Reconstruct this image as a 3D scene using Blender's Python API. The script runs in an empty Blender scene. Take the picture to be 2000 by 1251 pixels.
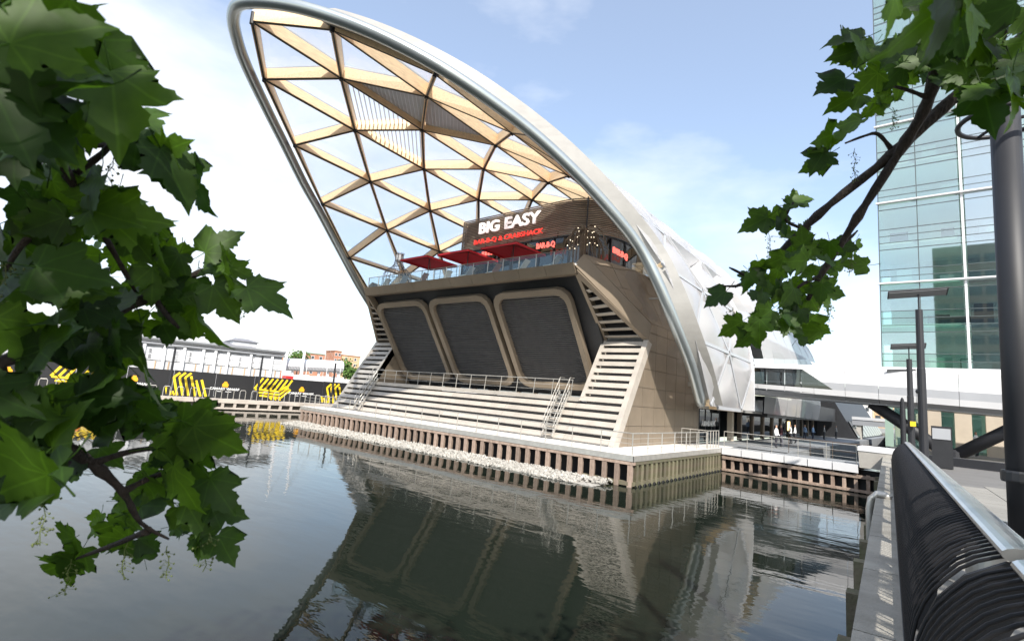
import bpy, bmesh, math, random
from mathutils import Vector, Matrix
random.seed(7)
V = Vector
scn = bpy.context.scene
col = scn.collection
# ------------------------------------------------------------------ camera
RR, UU, FF = (V((0.76994828, 0.63324658, 0.07860286)), V((0.03103917, -0.16020272, 0.98659600)), V((-0.63735093, 0.75718813, 0.14300325)))
CAM = V((11.42927, -23.55899, 4.0)); FPX = 993.18
cam = bpy.data.cameras.new('camera'); co = bpy.data.objects.new('camera', cam); col.objects.link(co)
cam.sensor_width = 36; cam.lens = FPX / 2000 * 36; cam.clip_start = 0.05; cam.clip_end = 6000
m = Matrix.Identity(4)
for i in range(3):
    m[i][0], m[i][1], m[i][2], m[i][3] = RR[i], UU[i], -FF[i], CAM[i]
co.matrix_world = m
cam.dof.use_dof = True; cam.dof.focus_distance = 36; cam.dof.aperture_fstop = 5.0
scn.camera = co
scn.cycles.transparent_max_bounces = 24
# ------------------------------------------------------------------ light
SUN = V((0.55, -0.50, 0.67)).normalized()
w = bpy.data.worlds.new('World'); scn.world = w; w.use_nodes = True
nt = w.node_tree; nt.nodes.clear()
def N(t, typ, **kw):
    n = t.nodes.new(typ)
    for k, v in kw.items(): setattr(n, k, v)
    return n
wo = N(nt, 'ShaderNodeOutputWorld'); bg = N(nt, 'ShaderNodeBackground'); sky = N(nt, 'ShaderNodeTexSky')
sky.sky_type = 'NISHITA'; sky.sun_disc = False
sky.sun_elevation = math.asin(SUN.z); sky.sun_rotation = math.atan2(SUN.x, SUN.y)
sky.air_density = 1.1; sky.dust_density = 1.0; sky.ozone_density = 1.0
tc = N(nt, 'ShaderNodeTexCoord'); mp = N(nt, 'ShaderNodeMapping'); mp.inputs['Scale'].default_value = (1.0, 1.0, 2.6); mp.inputs['Location'].default_value = (5.17, 0.12, 1.95)
nz = N(nt, 'ShaderNodeTexNoise'); nz.inputs['Scale'].default_value = 1.1; nz.inputs['Detail'].default_value = 7; nz.inputs['Roughness'].default_value = 0.55
rmp = N(nt, 'ShaderNodeValToRGB'); rmp.color_ramp.elements[0].position = 0.44; rmp.color_ramp.elements[1].position = 0.66; rmp.color_ramp.elements[0].color = (.20, .20, .20, 1)
mixc = N(nt, 'ShaderNodeMixRGB'); mixc.inputs[2].default_value = (5.0, 5.1, 5.25, 1)
cl = N(nt, 'ShaderNodeMath', operation='MULTIPLY'); cl.inputs[1].default_value = 0.85
L = nt.links.new
L(tc.outputs['Generated'], mp.inputs['Vector']); L(mp.outputs[0], nz.inputs['Vector']); L(nz.outputs['Fac'], rmp.inputs[0]); L(rmp.outputs[0], cl.inputs[0])
L(cl.outputs[0], mixc.inputs[0]); hsv = N(nt, 'ShaderNodeHueSaturation'); hsv.inputs['Saturation'].default_value = 1.05; L(sky.outputs[0], hsv.inputs['Color']); L(hsv.outputs[0], mixc.inputs[1]); L(mixc.outputs[0], bg.inputs['Color']); L(bg.outputs[0], wo.inputs[0])
bg.inputs['Strength'].default_value = 0.132
sl = bpy.data.lights.new('sun', 'SUN'); sl.energy = 3.6; sl.angle = math.radians(0.6); sl.color = (1, 0.945, 0.86)
so = bpy.data.objects.new('sun', sl); col.objects.link(so); so.rotation_euler = SUN.to_track_quat('Z', 'Y').to_euler(); so.location = (60, -60, 80)
scn.view_settings.view_transform = 'Standard'; scn.view_settings.look = 'None'; scn.view_settings.gamma = 1
scn.view_settings.exposure = 1.05
# ------------------------------------------------------------------ pixel helpers (a pixel gives a direction, a plane gives the distance)
def ray(x, y): return RR * ((x - 1000) / FPX) + UU * ((625.5 - y) / FPX) + FF
def on(x, y, axis, val):
    d = ray(x, y); return CAM + d * ((val - CAM[axis]) / d[axis])
def at(x, y, depth): return CAM + ray(x, y) * depth
# ------------------------------------------------------------------ materials
MATS = {}
def mat(name, c, rough=0.6, metal=0.0, var=0.12, scale=3.0, bump=0.0, bscale=30.0, spec=0.5, coords='Object', stretch=(1, 1, 1), emit=None, c2=None, rand=0.0):
    if name in MATS: return MATS[name]
    mt = bpy.data.materials.new(name); mt.use_nodes = True; t = mt.node_tree; b = t.nodes['Principled BSDF']
    b.inputs['Roughness'].default_value = rough; b.inputs['Metallic'].default_value = metal; b.inputs['Specular IOR Level'].default_value = spec
    tcn = N(t, 'ShaderNodeTexCoord'); mpn = N(t, 'ShaderNodeMapping'); mpn.inputs['Scale'].default_value = stretch
    t.links.new(tcn.outputs[coords], mpn.inputs[0])
    n = N(t, 'ShaderNodeTexNoise'); n.inputs['Scale'].default_value = scale; n.inputs['Detail'].default_value = 6; n.inputs['Roughness'].default_value = 0.6
    t.links.new(mpn.outputs[0], n.inputs['Vector'])
    r = N(t, 'ShaderNodeValToRGB'); r.color_ramp.elements[0].position = 0.3; r.color_ramp.elements[1].position = 0.7
    if c2 is None:
        lo = [x * (1 - var) for x in c]; hi = [min(1, x * (1 + var)) for x in c]
    else: lo, hi = c, c2
    r.color_ramp.elements[0].color = (*lo, 1); r.color_ramp.elements[1].color = (*hi, 1)
    t.links.new(n.outputs['Fac'], r.inputs[0]); out = r.outputs[0]
    if rand:
        oi = N(t, 'ShaderNodeObjectInfo'); mr = N(t, 'ShaderNodeMapRange'); mr.inputs['To Min'].default_value = 1 - rand; mr.inputs['To Max'].default_value = 1 + rand
        hs = N(t, 'ShaderNodeHueSaturation'); t.links.new(oi.outputs['Random'], mr.inputs[0]); t.links.new(mr.outputs[0], hs.inputs['Value']); t.links.new(out, hs.inputs['Color']); out = hs.outputs[0]
    t.links.new(out, b.inputs['Base Color'])
    if bump:
        n2 = N(t, 'ShaderNodeTexNoise'); n2.inputs['Scale'].default_value = bscale; n2.inputs['Detail'].default_value = 4; t.links.new(mpn.outputs[0], n2.inputs['Vector'])
        bp = N(t, 'ShaderNodeBump'); bp.inputs['Strength'].default_value = bump; bp.inputs['Distance'].default_value = 0.05
        t.links.new(n2.outputs['Fac'], bp.inputs['Height']); t.links.new(bp.outputs[0], b.inputs['Normal'])
    if emit: b.inputs['Emission Color'].default_value = (*emit[:3], 1); b.inputs['Emission Strength'].default_value = emit[3]
    MATS[name] = mt; return mt
mat('bronze', (0.245, 0.197, 0.145), 0.42, 0.35, 0.10, 0.7, rand=0.05)
mat('bronze_slat', (0.44, 0.40, 0.35), 0.5, 0.15, 0.12, 1.2, rand=0.05)
mat('bronze_dark', (0.20, 0.165, 0.13), 0.45, 0.3, 0.12, 1.0)
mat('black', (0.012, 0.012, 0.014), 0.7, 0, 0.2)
mat('shutter', (0.12, 0.118, 0.118), 0.45, 0.5, 0.15, 2)
mat('charcoal', (0.022, 0.023, 0.026), 0.5, 0, 0.15)
mat('post_paint', (0.015, 0.016, 0.020), 0.55, 0.0, 0.15, 2)
mat('bar_paint', (0.012, 0.012, 0.014), 0.6, 0, 0.15, 2, spec=.3)
mat('timber', (0.86, 0.64, 0.40), 0.55, 0, 0.16, 2.0, stretch=(6, 1, 6), rand=0.07)
mat('rim_steel', (0.42, 0.46, 0.47), 0.28, 0.75, 0.06, 0.6)
mat('rim_band', (0.34, 0.33, 0.31), 0.5, 0.3, 0.08, 1)
mat('steel', (0.55, 0.55, 0.54), 0.3, 0.9, 0.08, 3)
mat('galv', (0.52, 0.50, 0.46), 0.45, 0.6, 0.12, 3)
mat('white_paint', (0.74, 0.75, 0.77), 0.4, 0, 0.04, 1)
mat('white_panel', (0.66, 0.66, 0.67), 0.35, 0, 0.03, 0.6, rand=0.02)
mat('grey_panel', (0.36, 0.37, 0.39), 0.4, 0, 0.05, 0.6, rand=0.02)
mat('deck', (0.68, 0.66, 0.63), 0.7, 0, 0.12, 1.5, 0.2, 20)
mat('deck_grey', (0.20, 0.21, 0.22), 0.7, 0, 0.15, 1.0)
mat('fender', (0.22, 0.155, 0.12), 0.8, 0, 0.3, 3, 0.5, 14, stretch=(1, 1, 0.35), c2=(0.40, 0.31, 0.25), rand=0.25)
mat('fender_green', (0.17, 0.135, 0.10), 0.85, 0, 0.3, 2.2, 0.5, 14, c2=(0.12, 0.13, 0.065), rand=0.3)
mat('concrete', (0.36, 0.34, 0.31), 0.85, 0, 0.2, 1.4, 0.3, 25, c2=(0.46, 0.44, 0.40))
mat('coping', (0.20, 0.19, 0.165), 0.9, 0, 0.2, 1.1, 0.6, 40, c2=(0.36, 0.34, 0.30), rand=0.12)
mat('paving', (0.22, 0.21, 0.19), 0.8, 0, 0.1, 0.8, 0.2, 30, rand=0.05)
mat('paving_dark', (0.13, 0.125, 0.12), 0.8, 0, 0.1, 0.8)
mat('quay_wall', (0.10, 0.095, 0.08), 0.9, 0, 0.3, 1.2, 0.5, 10)
mat('far_quay', (0.46, 0.41, 0.36), 0.85, 0, 0.2, 0.8, 0.3, 10)
mat('ground', (0.22, 0.22, 0.20), 0.9, 0, 0.2, 0.05)
mat('stone', (0.20, 0.19, 0.17), 0.9, 0, 0.3, 7, 0.5, 40, c2=(0.52, 0.50, 0.46))
mat('hoarding', (0.016, 0.016, 0.018), 0.45, 0, 0.1, 1)
mat('yellow', (0.80, 0.56, 0.02), 0.5, 0, 0.04)
mat('amber', (0.80, 0.38, 0.015), 0.5, 0, 0.04)
mat('white_print', (0.8, 0.8, 0.8), 0.5, 0, 0.02)
mat('letter_white', (0.86, 0.82, 0.80), 0.4, 0, 0.02, emit=(1, 0.90, 0.86, 0.25))
mat('letter_red', (0.65, 0.04, 0.03), 0.4, 0, 0.02, emit=(1, 0.06, 0.04, 0.35))
mat('letter_neon', (0.8, 0.10, 0.08), 0.4, 0, 0.02, emit=(1, 0.16, 0.12, 0.8))
mat('parasol', (0.50, 0.012, 0.02), 0.75, 0, 0.08, 2)
mat('bulb', (1, 0.9, 0.75), 0.4, emit=(1, 0.85, 0.6, 1.6))
mat('warm_lamp', (1, 0.75, 0.35), 0.4, emit=(1, 0.62, 0.25, .9))
mat('wire', (0.13, 0.09, 0.06), 0.5, 0.5, 0.2)
mat('wire_grey', (0.16, 0.16, 0.17), 0.4, 0.6, 0.2)
mat('louvre_tube', (0.30, 0.24, 0.18), 0.4, 0.4, 0.15, 1.0, rand=0.15)
mat('clad_grey', (0.50, 0.51, 0.53), 0.7, 0, 0.08, 0.4)
mat('clad_grey_dark', (0.25, 0.26, 0.28), 0.7, 0, 0.08, 0.4)
mat('brick', (0.40, 0.19, 0.12), 0.85, 0, 0.2, 0.6)
mat('brick_tan', (0.48, 0.33, 0.20), 0.85, 0, 0.2, 0.6)
mat('slate', (0.20, 0.20, 0.22), 0.7, 0, 0.15, 0.4)
mat('pale_wall', (0.62, 0.60, 0.57), 0.8, 0, 0.1, 0.4)
mat('window_dark', (0.05, 0.06, 0.07), 0.15, 0, 0.2)
mat('red_paint', (0.55, 0.03, 0.03), 0.35, 0, 0.06)
mat('blue_paint', (0.04, 0.17, 0.36), 0.4, 0, 0.06)
mat('ochre_paint', (0.42, 0.28, 0.05), 0.5, 0, 0.06)
mat('orange_cloth', (0.8, 0.16, 0.03), 0.8, 0, 0.1)
mat('tower_green', (0.30, 0.42, 0.36), 0.6, 0, 0.08, 0.3)
mat('tower_slab', (0.80, 0.87, 0.84), 0.6, 0, 0.05, 0.5)
mat('tower_core', (0.68, 0.78, 0.74), 0.7, 0, 0.35, 0.22)
mat('mullion', (0.10, 0.12, 0.12), 0.4, 0.4, 0.1)
mat('sandstone', (0.52, 0.45, 0.36), 0.8, 0, 0.1, 0.8)
mat('bark', (0.030, 0.021, 0.016), 0.85, 0, 0.35, 12, 0.6, 60, stretch=(1, 1, 0.4))
mat('seed', (0.10, 0.13, 0.03), 0.7, 0, 0.2)
mat('moss', (0.06, 0.12, 0.02), 0.9, 0, 0.3, 20)

def shader_mat(name, fn):
    mt = bpy.data.materials.new(name); mt.use_nodes = True; t = mt.node_tree; t.nodes.clear()
    out = N(t, 'ShaderNodeOutputMaterial'); fn(t, out); MATS[name] = mt; return mt
def glass_fn(tint, refl, rough=0.02, ior=1.5):
    def fn(t, out):
        g = N(t, 'ShaderNodeBsdfGlossy'); g.inputs['Roughness'].default_value = rough; g.inputs['Color'].default_value = (0.95, 0.97, 0.97, 1)
        tr = N(t, 'ShaderNodeBsdfTransparent'); tr.inputs['Color'].default_value = (*tint, 1)
        lw = N(t, 'ShaderNodeLayerWeight'); pw = N(t, 'ShaderNodeMath', operation='POWER'); pw.inputs[1].default_value = 4.0; t.links.new(lw.outputs['Facing'], pw.inputs[0])
        ad = N(t, 'ShaderNodeMath', operation='MULTIPLY_ADD'); ad.inputs[1].default_value = .75 if ior > 1.3 else .3; ad.inputs[2].default_value = refl + .03; ad.use_clamp = True
        mx = N(t, 'ShaderNodeMixShader'); t.links.new(pw.outputs[0], ad.inputs[0]); t.links.new(ad.outputs[0], mx.inputs[0]); t.links.new(tr.outputs[0], mx.inputs[1]); t.links.new(g.outputs[0], mx.inputs[2]); t.links.new(mx.outputs[0], out.inputs['Surface'])
    return fn
shader_mat('glass', glass_fn((0.88, 0.93, 0.93), 0.0, ior=1.25))
shader_mat('glass_dark', glass_fn((0.25, 0.28, 0.30), 0.06))
shader_mat('glass_tower', glass_fn((0.84, 0.95, 0.92), 0.24))
shader_mat('glass_tower_dark', glass_fn((0.70, 0.88, 0.82), 0.18))
shader_mat('glass_tower_pale', glass_fn((0.70, 0.80, 0.82), 0.42))
def etfe_fn(clear, trl, dcol):
  def etfe(t, out):
      tr = N(t, 'ShaderNodeBsdfTransparent'); tr.inputs['Color'].default_value = (0.93, 0.95, 0.97, 1)
      tl = N(t, 'ShaderNodeBsdfTranslucent'); tl.inputs['Color'].default_value = (0.84, 0.86, 0.90, 1)
      df = N(t, 'ShaderNodeBsdfDiffuse'); df.inputs['Color'].default_value = (*dcol, 1)
      gl = N(t, 'ShaderNodeBsdfGlossy'); gl.inputs['Roughness'].default_value = 0.16; gl.inputs['Color'].default_value = (0.9, 0.9, 0.92, 1)
      tcn = N(t, 'ShaderNodeTexCoord'); mpn = N(t, 'ShaderNodeMapping'); mpn.inputs['Scale'].default_value = (0.7, 0.7, 0.35)
      n = N(t, 'ShaderNodeTexNoise'); n.inputs['Scale'].default_value = 1.3; n.inputs['Detail'].default_value = 4
      bp = N(t, 'ShaderNodeBump'); bp.inputs['Strength'].default_value = 0.5; bp.inputs['Distance'].default_value = 0.12
      lk = t.links.new
      lk(tcn.outputs['Object'], mpn.inputs[0]); lk(mpn.outputs[0], n.inputs['Vector']); lk(n.outputs['Fac'], bp.inputs['Height']); lk(bp.outputs[0], gl.inputs['Normal'])
      m1 = N(t, 'ShaderNodeMixShader'); m1.inputs[0].default_value = trl; lk(df.outputs[0], m1.inputs[1]); lk(tl.outputs[0], m1.inputs[2])
      m2 = N(t, 'ShaderNodeMixShader'); m2.inputs[0].default_value = clear; lk(m1.outputs[0], m2.inputs[1]); lk(tr.outputs[0], m2.inputs[2])
      lw = N(t, 'ShaderNodeLayerWeight'); pw = N(t, 'ShaderNodeMath', operation='POWER'); pw.inputs[1].default_value = 3.0; lk(lw.outputs['Facing'], pw.inputs[0]); fr = N(t, 'ShaderNodeMath', operation='MULTIPLY_ADD'); fr.inputs[1].default_value = .35; fr.inputs[2].default_value = .03; lk(pw.outputs[0], fr.inputs[0])
      m3 = N(t, 'ShaderNodeMixShader'); lk(fr.outputs[0], m3.inputs[0]); lk(m2.outputs[0], m3.inputs[1]); lk(gl.outputs[0], m3.inputs[2]); lk(m3.outputs[0], out.inputs['Surface'])
  return etfe
shader_mat('etfe', etfe_fn(0.84, 0.65, (.72, .72, .74))); shader_mat('etfe_frit', etfe_fn(0.24, 0.40, (.58, .57, .57)))
def leaf_fn(t, out):
    lk = t.links.new
    oi = N(t, 'ShaderNodeObjectInfo'); cr = N(t, 'ShaderNodeValToRGB')
    cr.color_ramp.elements[0].color = (0.014, 0.040, 0.006, 1); cr.color_ramp.elements[1].color = (0.060, 0.125, 0.014, 1)
    lk(oi.outputs['Random'], cr.inputs[0])
    tcn = N(t, 'ShaderNodeTexCoord'); n = N(t, 'ShaderNodeTexNoise'); n.inputs['Scale'].default_value = 6; n.inputs['Detail'].default_value = 4; lk(tcn.outputs['Object'], n.inputs['Vector'])
    hs = N(t, 'ShaderNodeHueSaturation'); mr = N(t, 'ShaderNodeMapRange'); mr.inputs['To Min'].default_value = 0.7; mr.inputs['To Max'].default_value = 1.3
    lk(n.outputs['Fac'], mr.inputs[0]); lk(mr.outputs[0], hs.inputs['Value']); lk(cr.outputs[0], hs.inputs['Color'])
    sp = N(t, 'ShaderNodeSeparateXYZ'); lk(tcn.outputs['Object'], sp.inputs[0]); ax = N(t, 'ShaderNodeMath', operation='ABSOLUTE'); lk(sp.outputs['X'], ax.inputs[0]); dist = ax.outputs[0]
    for an in (42, 88):                       # side veins fan out from the leaf base
        c_, s_ = math.cos(math.radians(an)), math.sin(math.radians(an))
        m1 = N(t, 'ShaderNodeMath', operation='MULTIPLY'); m1.inputs[1].default_value = c_; lk(ax.outputs[0], m1.inputs[0])
        m2 = N(t, 'ShaderNodeMath', operation='MULTIPLY_ADD'); m2.inputs[1].default_value = -s_; lk(sp.outputs['Y'], m2.inputs[0]); lk(m1.outputs[0], m2.inputs[2])
        m3 = N(t, 'ShaderNodeMath', operation='ABSOLUTE'); lk(m2.outputs[0], m3.inputs[0]); m4 = N(t, 'ShaderNodeMath', operation='MINIMUM'); lk(dist, m4.inputs[0]); lk(m3.outputs[0], m4.inputs[1]); dist = m4.outputs[0]
    vr = N(t, 'ShaderNodeMapRange'); vr.inputs['From Min'].default_value = .006; vr.inputs['From Max'].default_value = .022; vr.inputs['To Min'].default_value = 1.4; vr.inputs['To Max'].default_value = 1.0; lk(dist, vr.inputs[0])
    hv = N(t, 'ShaderNodeHueSaturation'); lk(vr.outputs[0], hv.inputs['Value']); lk(hs.outputs[0], hv.inputs['Color']); hs = hv
    p = N(t, 'ShaderNodeBsdfPrincipled'); p.inputs['Roughness'].default_value = 0.5; p.inputs['Specular IOR Level'].default_value = 0.35; lk(hs.outputs[0], p.inputs['Base Color'])
    h2 = N(t, 'ShaderNodeHueSaturation'); h2.inputs['Hue'].default_value = 0.485; h2.inputs['Value'].default_value = 2.0; h2.inputs['Saturation'].default_value = 1.1; lk(hs.outputs[0], h2.inputs['Color'])
    tl = N(t, 'ShaderNodeBsdfTranslucent'); lk(h2.outputs[0], tl.inputs['Color'])
    mx = N(t, 'ShaderNodeMixShader'); mx.inputs[0].default_value = 0.5; lk(p.outputs[0], mx.inputs[1]); lk(tl.outputs[0], mx.inputs[2]); lk(mx.outputs[0], out.inputs['Surface'])
shader_mat('leaf', leaf_fn)
def water_fn(t, out):
    lk = t.links.new
    p = N(t, 'ShaderNodeBsdfPrincipled'); p.inputs['Base Color'].default_value = (0.010, 0.014, 0.010, 1); p.inputs['Roughness'].default_value = 0.012; p.inputs['IOR'].default_value = 1.333
    g = N(t, 'ShaderNodeNewGeometry'); mpn = N(t, 'ShaderNodeMapping'); mpn.inputs['Rotation'].default_value = (0, 0, math.radians(-38)); mpn.inputs['Scale'].default_value = (0.55, 1.5, 1)
    lk(g.outputs['Position'], mpn.inputs[0])
    def nn(s, d): 
        n = N(t, 'ShaderNodeTexNoise'); n.inputs['Scale'].default_value = s; n.inputs['Detail'].default_value = d; lk(mpn.outputs[0], n.inputs['Vector']); return n
    a, b, c = nn(0.9, 2), nn(2.6, 3), nn(0.12, 2)
    mr = N(t, 'ShaderNodeMapRange'); mr.inputs['From Min'].default_value = 0.35; mr.inputs['From Max'].default_value = 0.65; mr.inputs['To Min'].default_value = 0.35; mr.inputs['To Max'].default_value = 1.2; lk(c.outputs['Fac'], mr.inputs[0])
    ad = N(t, 'ShaderNodeMath', operation='MULTIPLY_ADD'); ad.inputs[1].default_value = 0.35; lk(b.outputs['Fac'], ad.inputs[0]); lk(a.outputs['Fac'], ad.inputs[2])
    ml = N(t, 'ShaderNodeMath', operation='MULTIPLY'); lk(ad.outputs[0], ml.inputs[0]); lk(mr.outputs[0], ml.inputs[1])
    bp = N(t, 'ShaderNodeBump'); bp.inputs['Strength'].default_value = 1.0; bp.inputs['Distance'].default_value = 0.012; lk(ml.outputs[0], bp.inputs['Height']); lk(bp.outputs[0], p.inputs['Normal']); lk(p.outputs[0], out.inputs['Surface'])
shader_mat('water', water_fn)
# ------------------------------------------------------------------ mesh building
WL = {}
class MB:
    def __init__(s): s.v = []; s.f = []; s.mi = []
    def face(s, pts, k=0):
        i = len(s.v); s.v += [tuple(p) for p in pts]; s.f.append(tuple(range(i, i + len(pts)))); s.mi.append(k); return s
    def hexa(s, a, b, k=0):            # two matching rings a, b of n points
        n = len(a); i = len(s.v); s.v += [tuple(p) for p in a] + [tuple(p) for p in b]
        s.f.append(tuple(range(i + n - 1, i - 1, -1))); s.f.append(tuple(range(i + n, i + 2 * n)))
        for j in range(n):
            q = (j + 1) % n; s.f.append((i + j, i + q, i + n + q, i + n + j))
        s.mi += [k] * (n + 2); return s
    def box(s, lo, hi, k=0):
        x0, y0, z0 = lo; x1, y1, z1 = hi
        return s.hexa([(x0, y0, z0), (x1, y0, z0), (x1, y1, z0), (x0, y1, z0)], [(x0, y0, z1), (x1, y0, z1), (x1, y1, z1), (x0, y1, z1)], k)
    def prism(s, poly, vec, k=0):
        vec = V(vec); return s.hexa([V(p) for p in poly], [V(p) + vec for p in poly], k)
    def beam(s, p, q, wd, ht, up=(0, 0, 1), k=0, off=0.0):   # box from p to q; off shifts along up
        p, q, up = V(p), V(q), V(up); d = (q - p).normalized(); sd = d.cross(up).normalized(); u = sd.cross(d).normalized()
        a = [sd * (wd / 2) * i + u * (ht / 2 * j + off) for i, j in ((-1, -1), (1, -1), (1, 1), (-1, 1))]
        return s.hexa([p + e for e in a], [q + e for e in a], k)
    def tube(s, pts, r, n=8, closed=False, k=0):
        pts = [V(p) for p in pts]; m_ = len(pts); i0 = len(s.v)
        rs = r if isinstance(r, (list, tuple)) else [r] * m_
        ref = None
        for j, p in enumerate(pts):
            a = pts[(j - 1) % m_] if (closed or j > 0) else p; b = pts[(j + 1) % m_] if (closed or j < m_ - 1) else p
            d = (b - a).normalized()
            if ref is None: ref = d.orthogonal().normalized()
            ref = (ref - d * ref.dot(d))
            ref = ref.normalized() if ref.length > 1e-5 else d.orthogonal().normalized()
            bn = d.cross(ref)
            for t in range(n):
                an = 2 * math.pi * t / n; s.v.append(tuple(p + (ref * math.cos(an) + bn * math.sin(an)) * rs[j]))
        for j in range(m_ if closed else m_ - 1):
            for t in range(n):
                a = i0 + j * n + t; b = i0 + j * n + (t + 1) % n; c = i0 + ((j + 1) % m_) * n + (t + 1) % n; d = i0 + ((j + 1) % m_) * n + t
                s.f.append((a, b, c, d)); s.mi.append(k)
        if not closed:
            s.f.append(tuple(range(i0 + n - 1, i0 - 1, -1))); s.f.append(tuple(range(i0 + (m_ - 1) * n, i0 + m_ * n))); s.mi += [k, k]
        return s
    def lathe(s, prof, c=(0, 0, 0), n=16, k=0):
        i0 = len(s.v); c = V(c)
        for r, z in prof:
            for t in range(n):
                an = 2 * math.pi * t / n; s.v.append((c.x + r * math.cos(an), c.y + r * math.sin(an), c.z + z))
        for j in range(len(prof) - 1):
            for t in range(n):
                a = i0 + j * n + t; b = i0 + j * n + (t + 1) % n; s.f.append((a, b, b + n, a + n)); s.mi.append(k)
        s.f.append(tuple(range(i0 + n - 1, i0 - 1, -1))); s.f.append(tuple(range(i0 + (len(prof) - 1) * n, i0 + len(prof) * n))); s.mi += [k, k]
        return s
    def mesh(s, name, mats, smooth=False):
        me = bpy.data.meshes.new(name); me.from_pydata(s.v, [], s.f)
        for mm in (mats if isinstance(mats, (list, tuple)) else [mats]): me.materials.append(MATS[mm])
        me.polygons.foreach_set('material_index', s.mi)
        if smooth: me.polygons.foreach_set('use_smooth', [True] * len(s.f))
        me.validate(); me.update(); return me
    def build(s, name, mats, parent=None, smooth=False, **kw):
        return put(name, s.mesh(name, mats, smooth), parent, **kw)
def put(name, me, parent=None, mw=None, label=None, cat=None, group=None, kind=None):
    o = bpy.data.objects.new(name, me); col.objects.link(o)
    if mw is not None: o.matrix_basis = mw
    if parent is not None:
        o.parent = parent
        if parent in WL: o.matrix_parent_inverse = WL[parent].inverted()
    if mw is not None: WL[o] = mw if parent is None else (mw)
    for k, v in (('label', label), ('category', cat), ('group', group), ('kind', kind)):
        if v: o[k] = v
    return o
def thing(name, label, cat, loc=(0, 0, 0), group=None):
    o = bpy.data.objects.new(name, None); o.empty_display_size = 0.2; col.objects.link(o); o.location = loc; WL[o] = Matrix.Translation(V(loc))
    o['label'] = label; o['category'] = cat
    if group: o['group'] = group
    return o
def T(x, y, z): return Matrix.Translation(V((x, y, z)))
def frame(o, x, y, z): 
    mm = Matrix.Identity(4)
    for i in range(3): mm[i][0], mm[i][1], mm[i][2], mm[i][3] = x[i], y[i], z[i], o[i]
    return mm
def text_mesh(body, size, extrude, fat, matname, spacing=1.0):
    c = bpy.data.curves.new('t', 'FONT'); c.body = body; c.size = size; c.extrude = extrude; c.offset = fat; c.space_character = spacing; c.resolution_u = 3
    o = bpy.data.objects.new('t', c); col.objects.link(o)
    dg = bpy.context.evaluated_depsgraph_get(); me = bpy.data.meshes.new_from_object(o.evaluated_get(dg))
    bpy.data.objects.remove(o); me.materials.clear(); me.materials.append(MATS[matname])
    return me
def clip(poly, p, n):                 # keep side where (x-p).n<=0
    out = []
    for i in range(len(poly)):
        a, b = poly[i], poly[(i + 1) % len(poly)]; da, db = (a - p).dot(n), (b - p).dot(n)
        if da <= 0: out.append(a)
        if (da < 0 < db) or (db < 0 < da): out.append(a + (b - a) * (da / (da - db)))
    return out
def panels(poly, u, du, dv, gap, thick, name, mats, parent, o=None):
    """split a flat polygon into a grid of panel plates (each an object), joints recessed"""
    poly = [V(p) for p in poly]; u = V(u).normalized()
    nrm = V((0, 0, 0))
    for i in range(len(poly)): nrm += (poly[i] - poly[0]).cross(poly[(i + 1) % len(poly)] - poly[0])
    nrm.normalize(); u = (u - nrm * u.dot(nrm)).normalized(); v = nrm.cross(u); o = V(o) if o is not None else poly[0]
    us = [(p - o).dot(u) for p in poly]; vs = [(p - o).dot(v) for p in poly]
    for i in range(math.floor(min(us) / du), math.ceil(max(us) / du)):
        for j in range(math.floor(min(vs) / dv), math.ceil(max(vs) / dv)):
            q = poly
            for s_, ax, val in ((1, u, (i + 1) * du - gap), (-1, u, i * du + gap), (1, v, (j + 1) * dv - gap), (-1, v, j * dv + gap)):
                q = clip(q, o + ax * val, ax * s_)
                if len(q) < 3: break
            if len(q) < 3: continue
            q2 = []
            for p in q:
                if not q2 or (p - q2[-1]).length > 0.01: q2.append(p)
            if len(q2) > 2 and (q2[0] - q2[-1]).length < 0.01: q2.pop()
            if len(q2) < 3: continue
            MB().prism([p + nrm * random.uniform(-0.004, 0.004) for p in q2], nrm * thick).build(name, mats, parent)
# ================================================================== SETTING
MB().face([(-1500, -1500, 0), (1500, -1500, 0), (1500, 2500, 0), (-1500, 2500, 0)]).build('water', 'water', kind='structure')
Q0 = V((11.11, -17.82, 0)); DQ = V((-0.0584, 0.9983, 0)); NQ = V((0.9983, 0.0584, 0))
def QP(t, l, z): return Q0 + DQ * t + NQ * l + V((0, 0, z))
# near quay: promenade sheet, paving slabs near the camera, wall below
prom = MB().prism([QP(-40, 0.06, -3), QP(-40, 80, -3), QP(140, 80, -3), QP(140, 0.06, -3)], (0, 0, 5.17)).build('promenade', 'paving_dark', kind='structure')
for i in range(-3, 20):
    for j in range(0, 16):
        l0 = 0.10 + j * 1.2; dark = (j - i * 0.5) % 9 < 1.0
        a = [QP(i * 0.9 + 0.012, l0 + 0.012, 2.168), QP(i * 0.9 + 0.012, l0 + 1.188, 2.168), QP(i * 0.9 + 0.888, l0 + 1.188, 2.168), QP(i * 0.9 + 0.888, l0 + 0.012, 2.168)]
        if l0 > 7 and i < 12: continue
        MB().prism(a[::-1], (0, 0, 0.03 + random.uniform(0, 0.003))).build('paving_slab', 'paving_dark' if dark else 'paving', prom)
qw = thing('quay_wall', 'dark dock wall with pale stone coping below the black balustrade', 'wall', QP(0, 0, 0))
MB().prism([QP(-40, -0.27, -3), QP(-40, 0.055, -3), QP(30.2, 0.055, -3), QP(30.2, -0.27, -3)], (0, 0, 4.95)).build('wall_face', 'quay_wall', qw)
MB().prism([QP(30.3, -0.27, -3), QP(30.3, 0.055, -3), QP(140, 0.055, -3), QP(140, -0.27, -3)], (0, 0, 4.95)).build('wall_face', 'quay_wall', qw)
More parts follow.
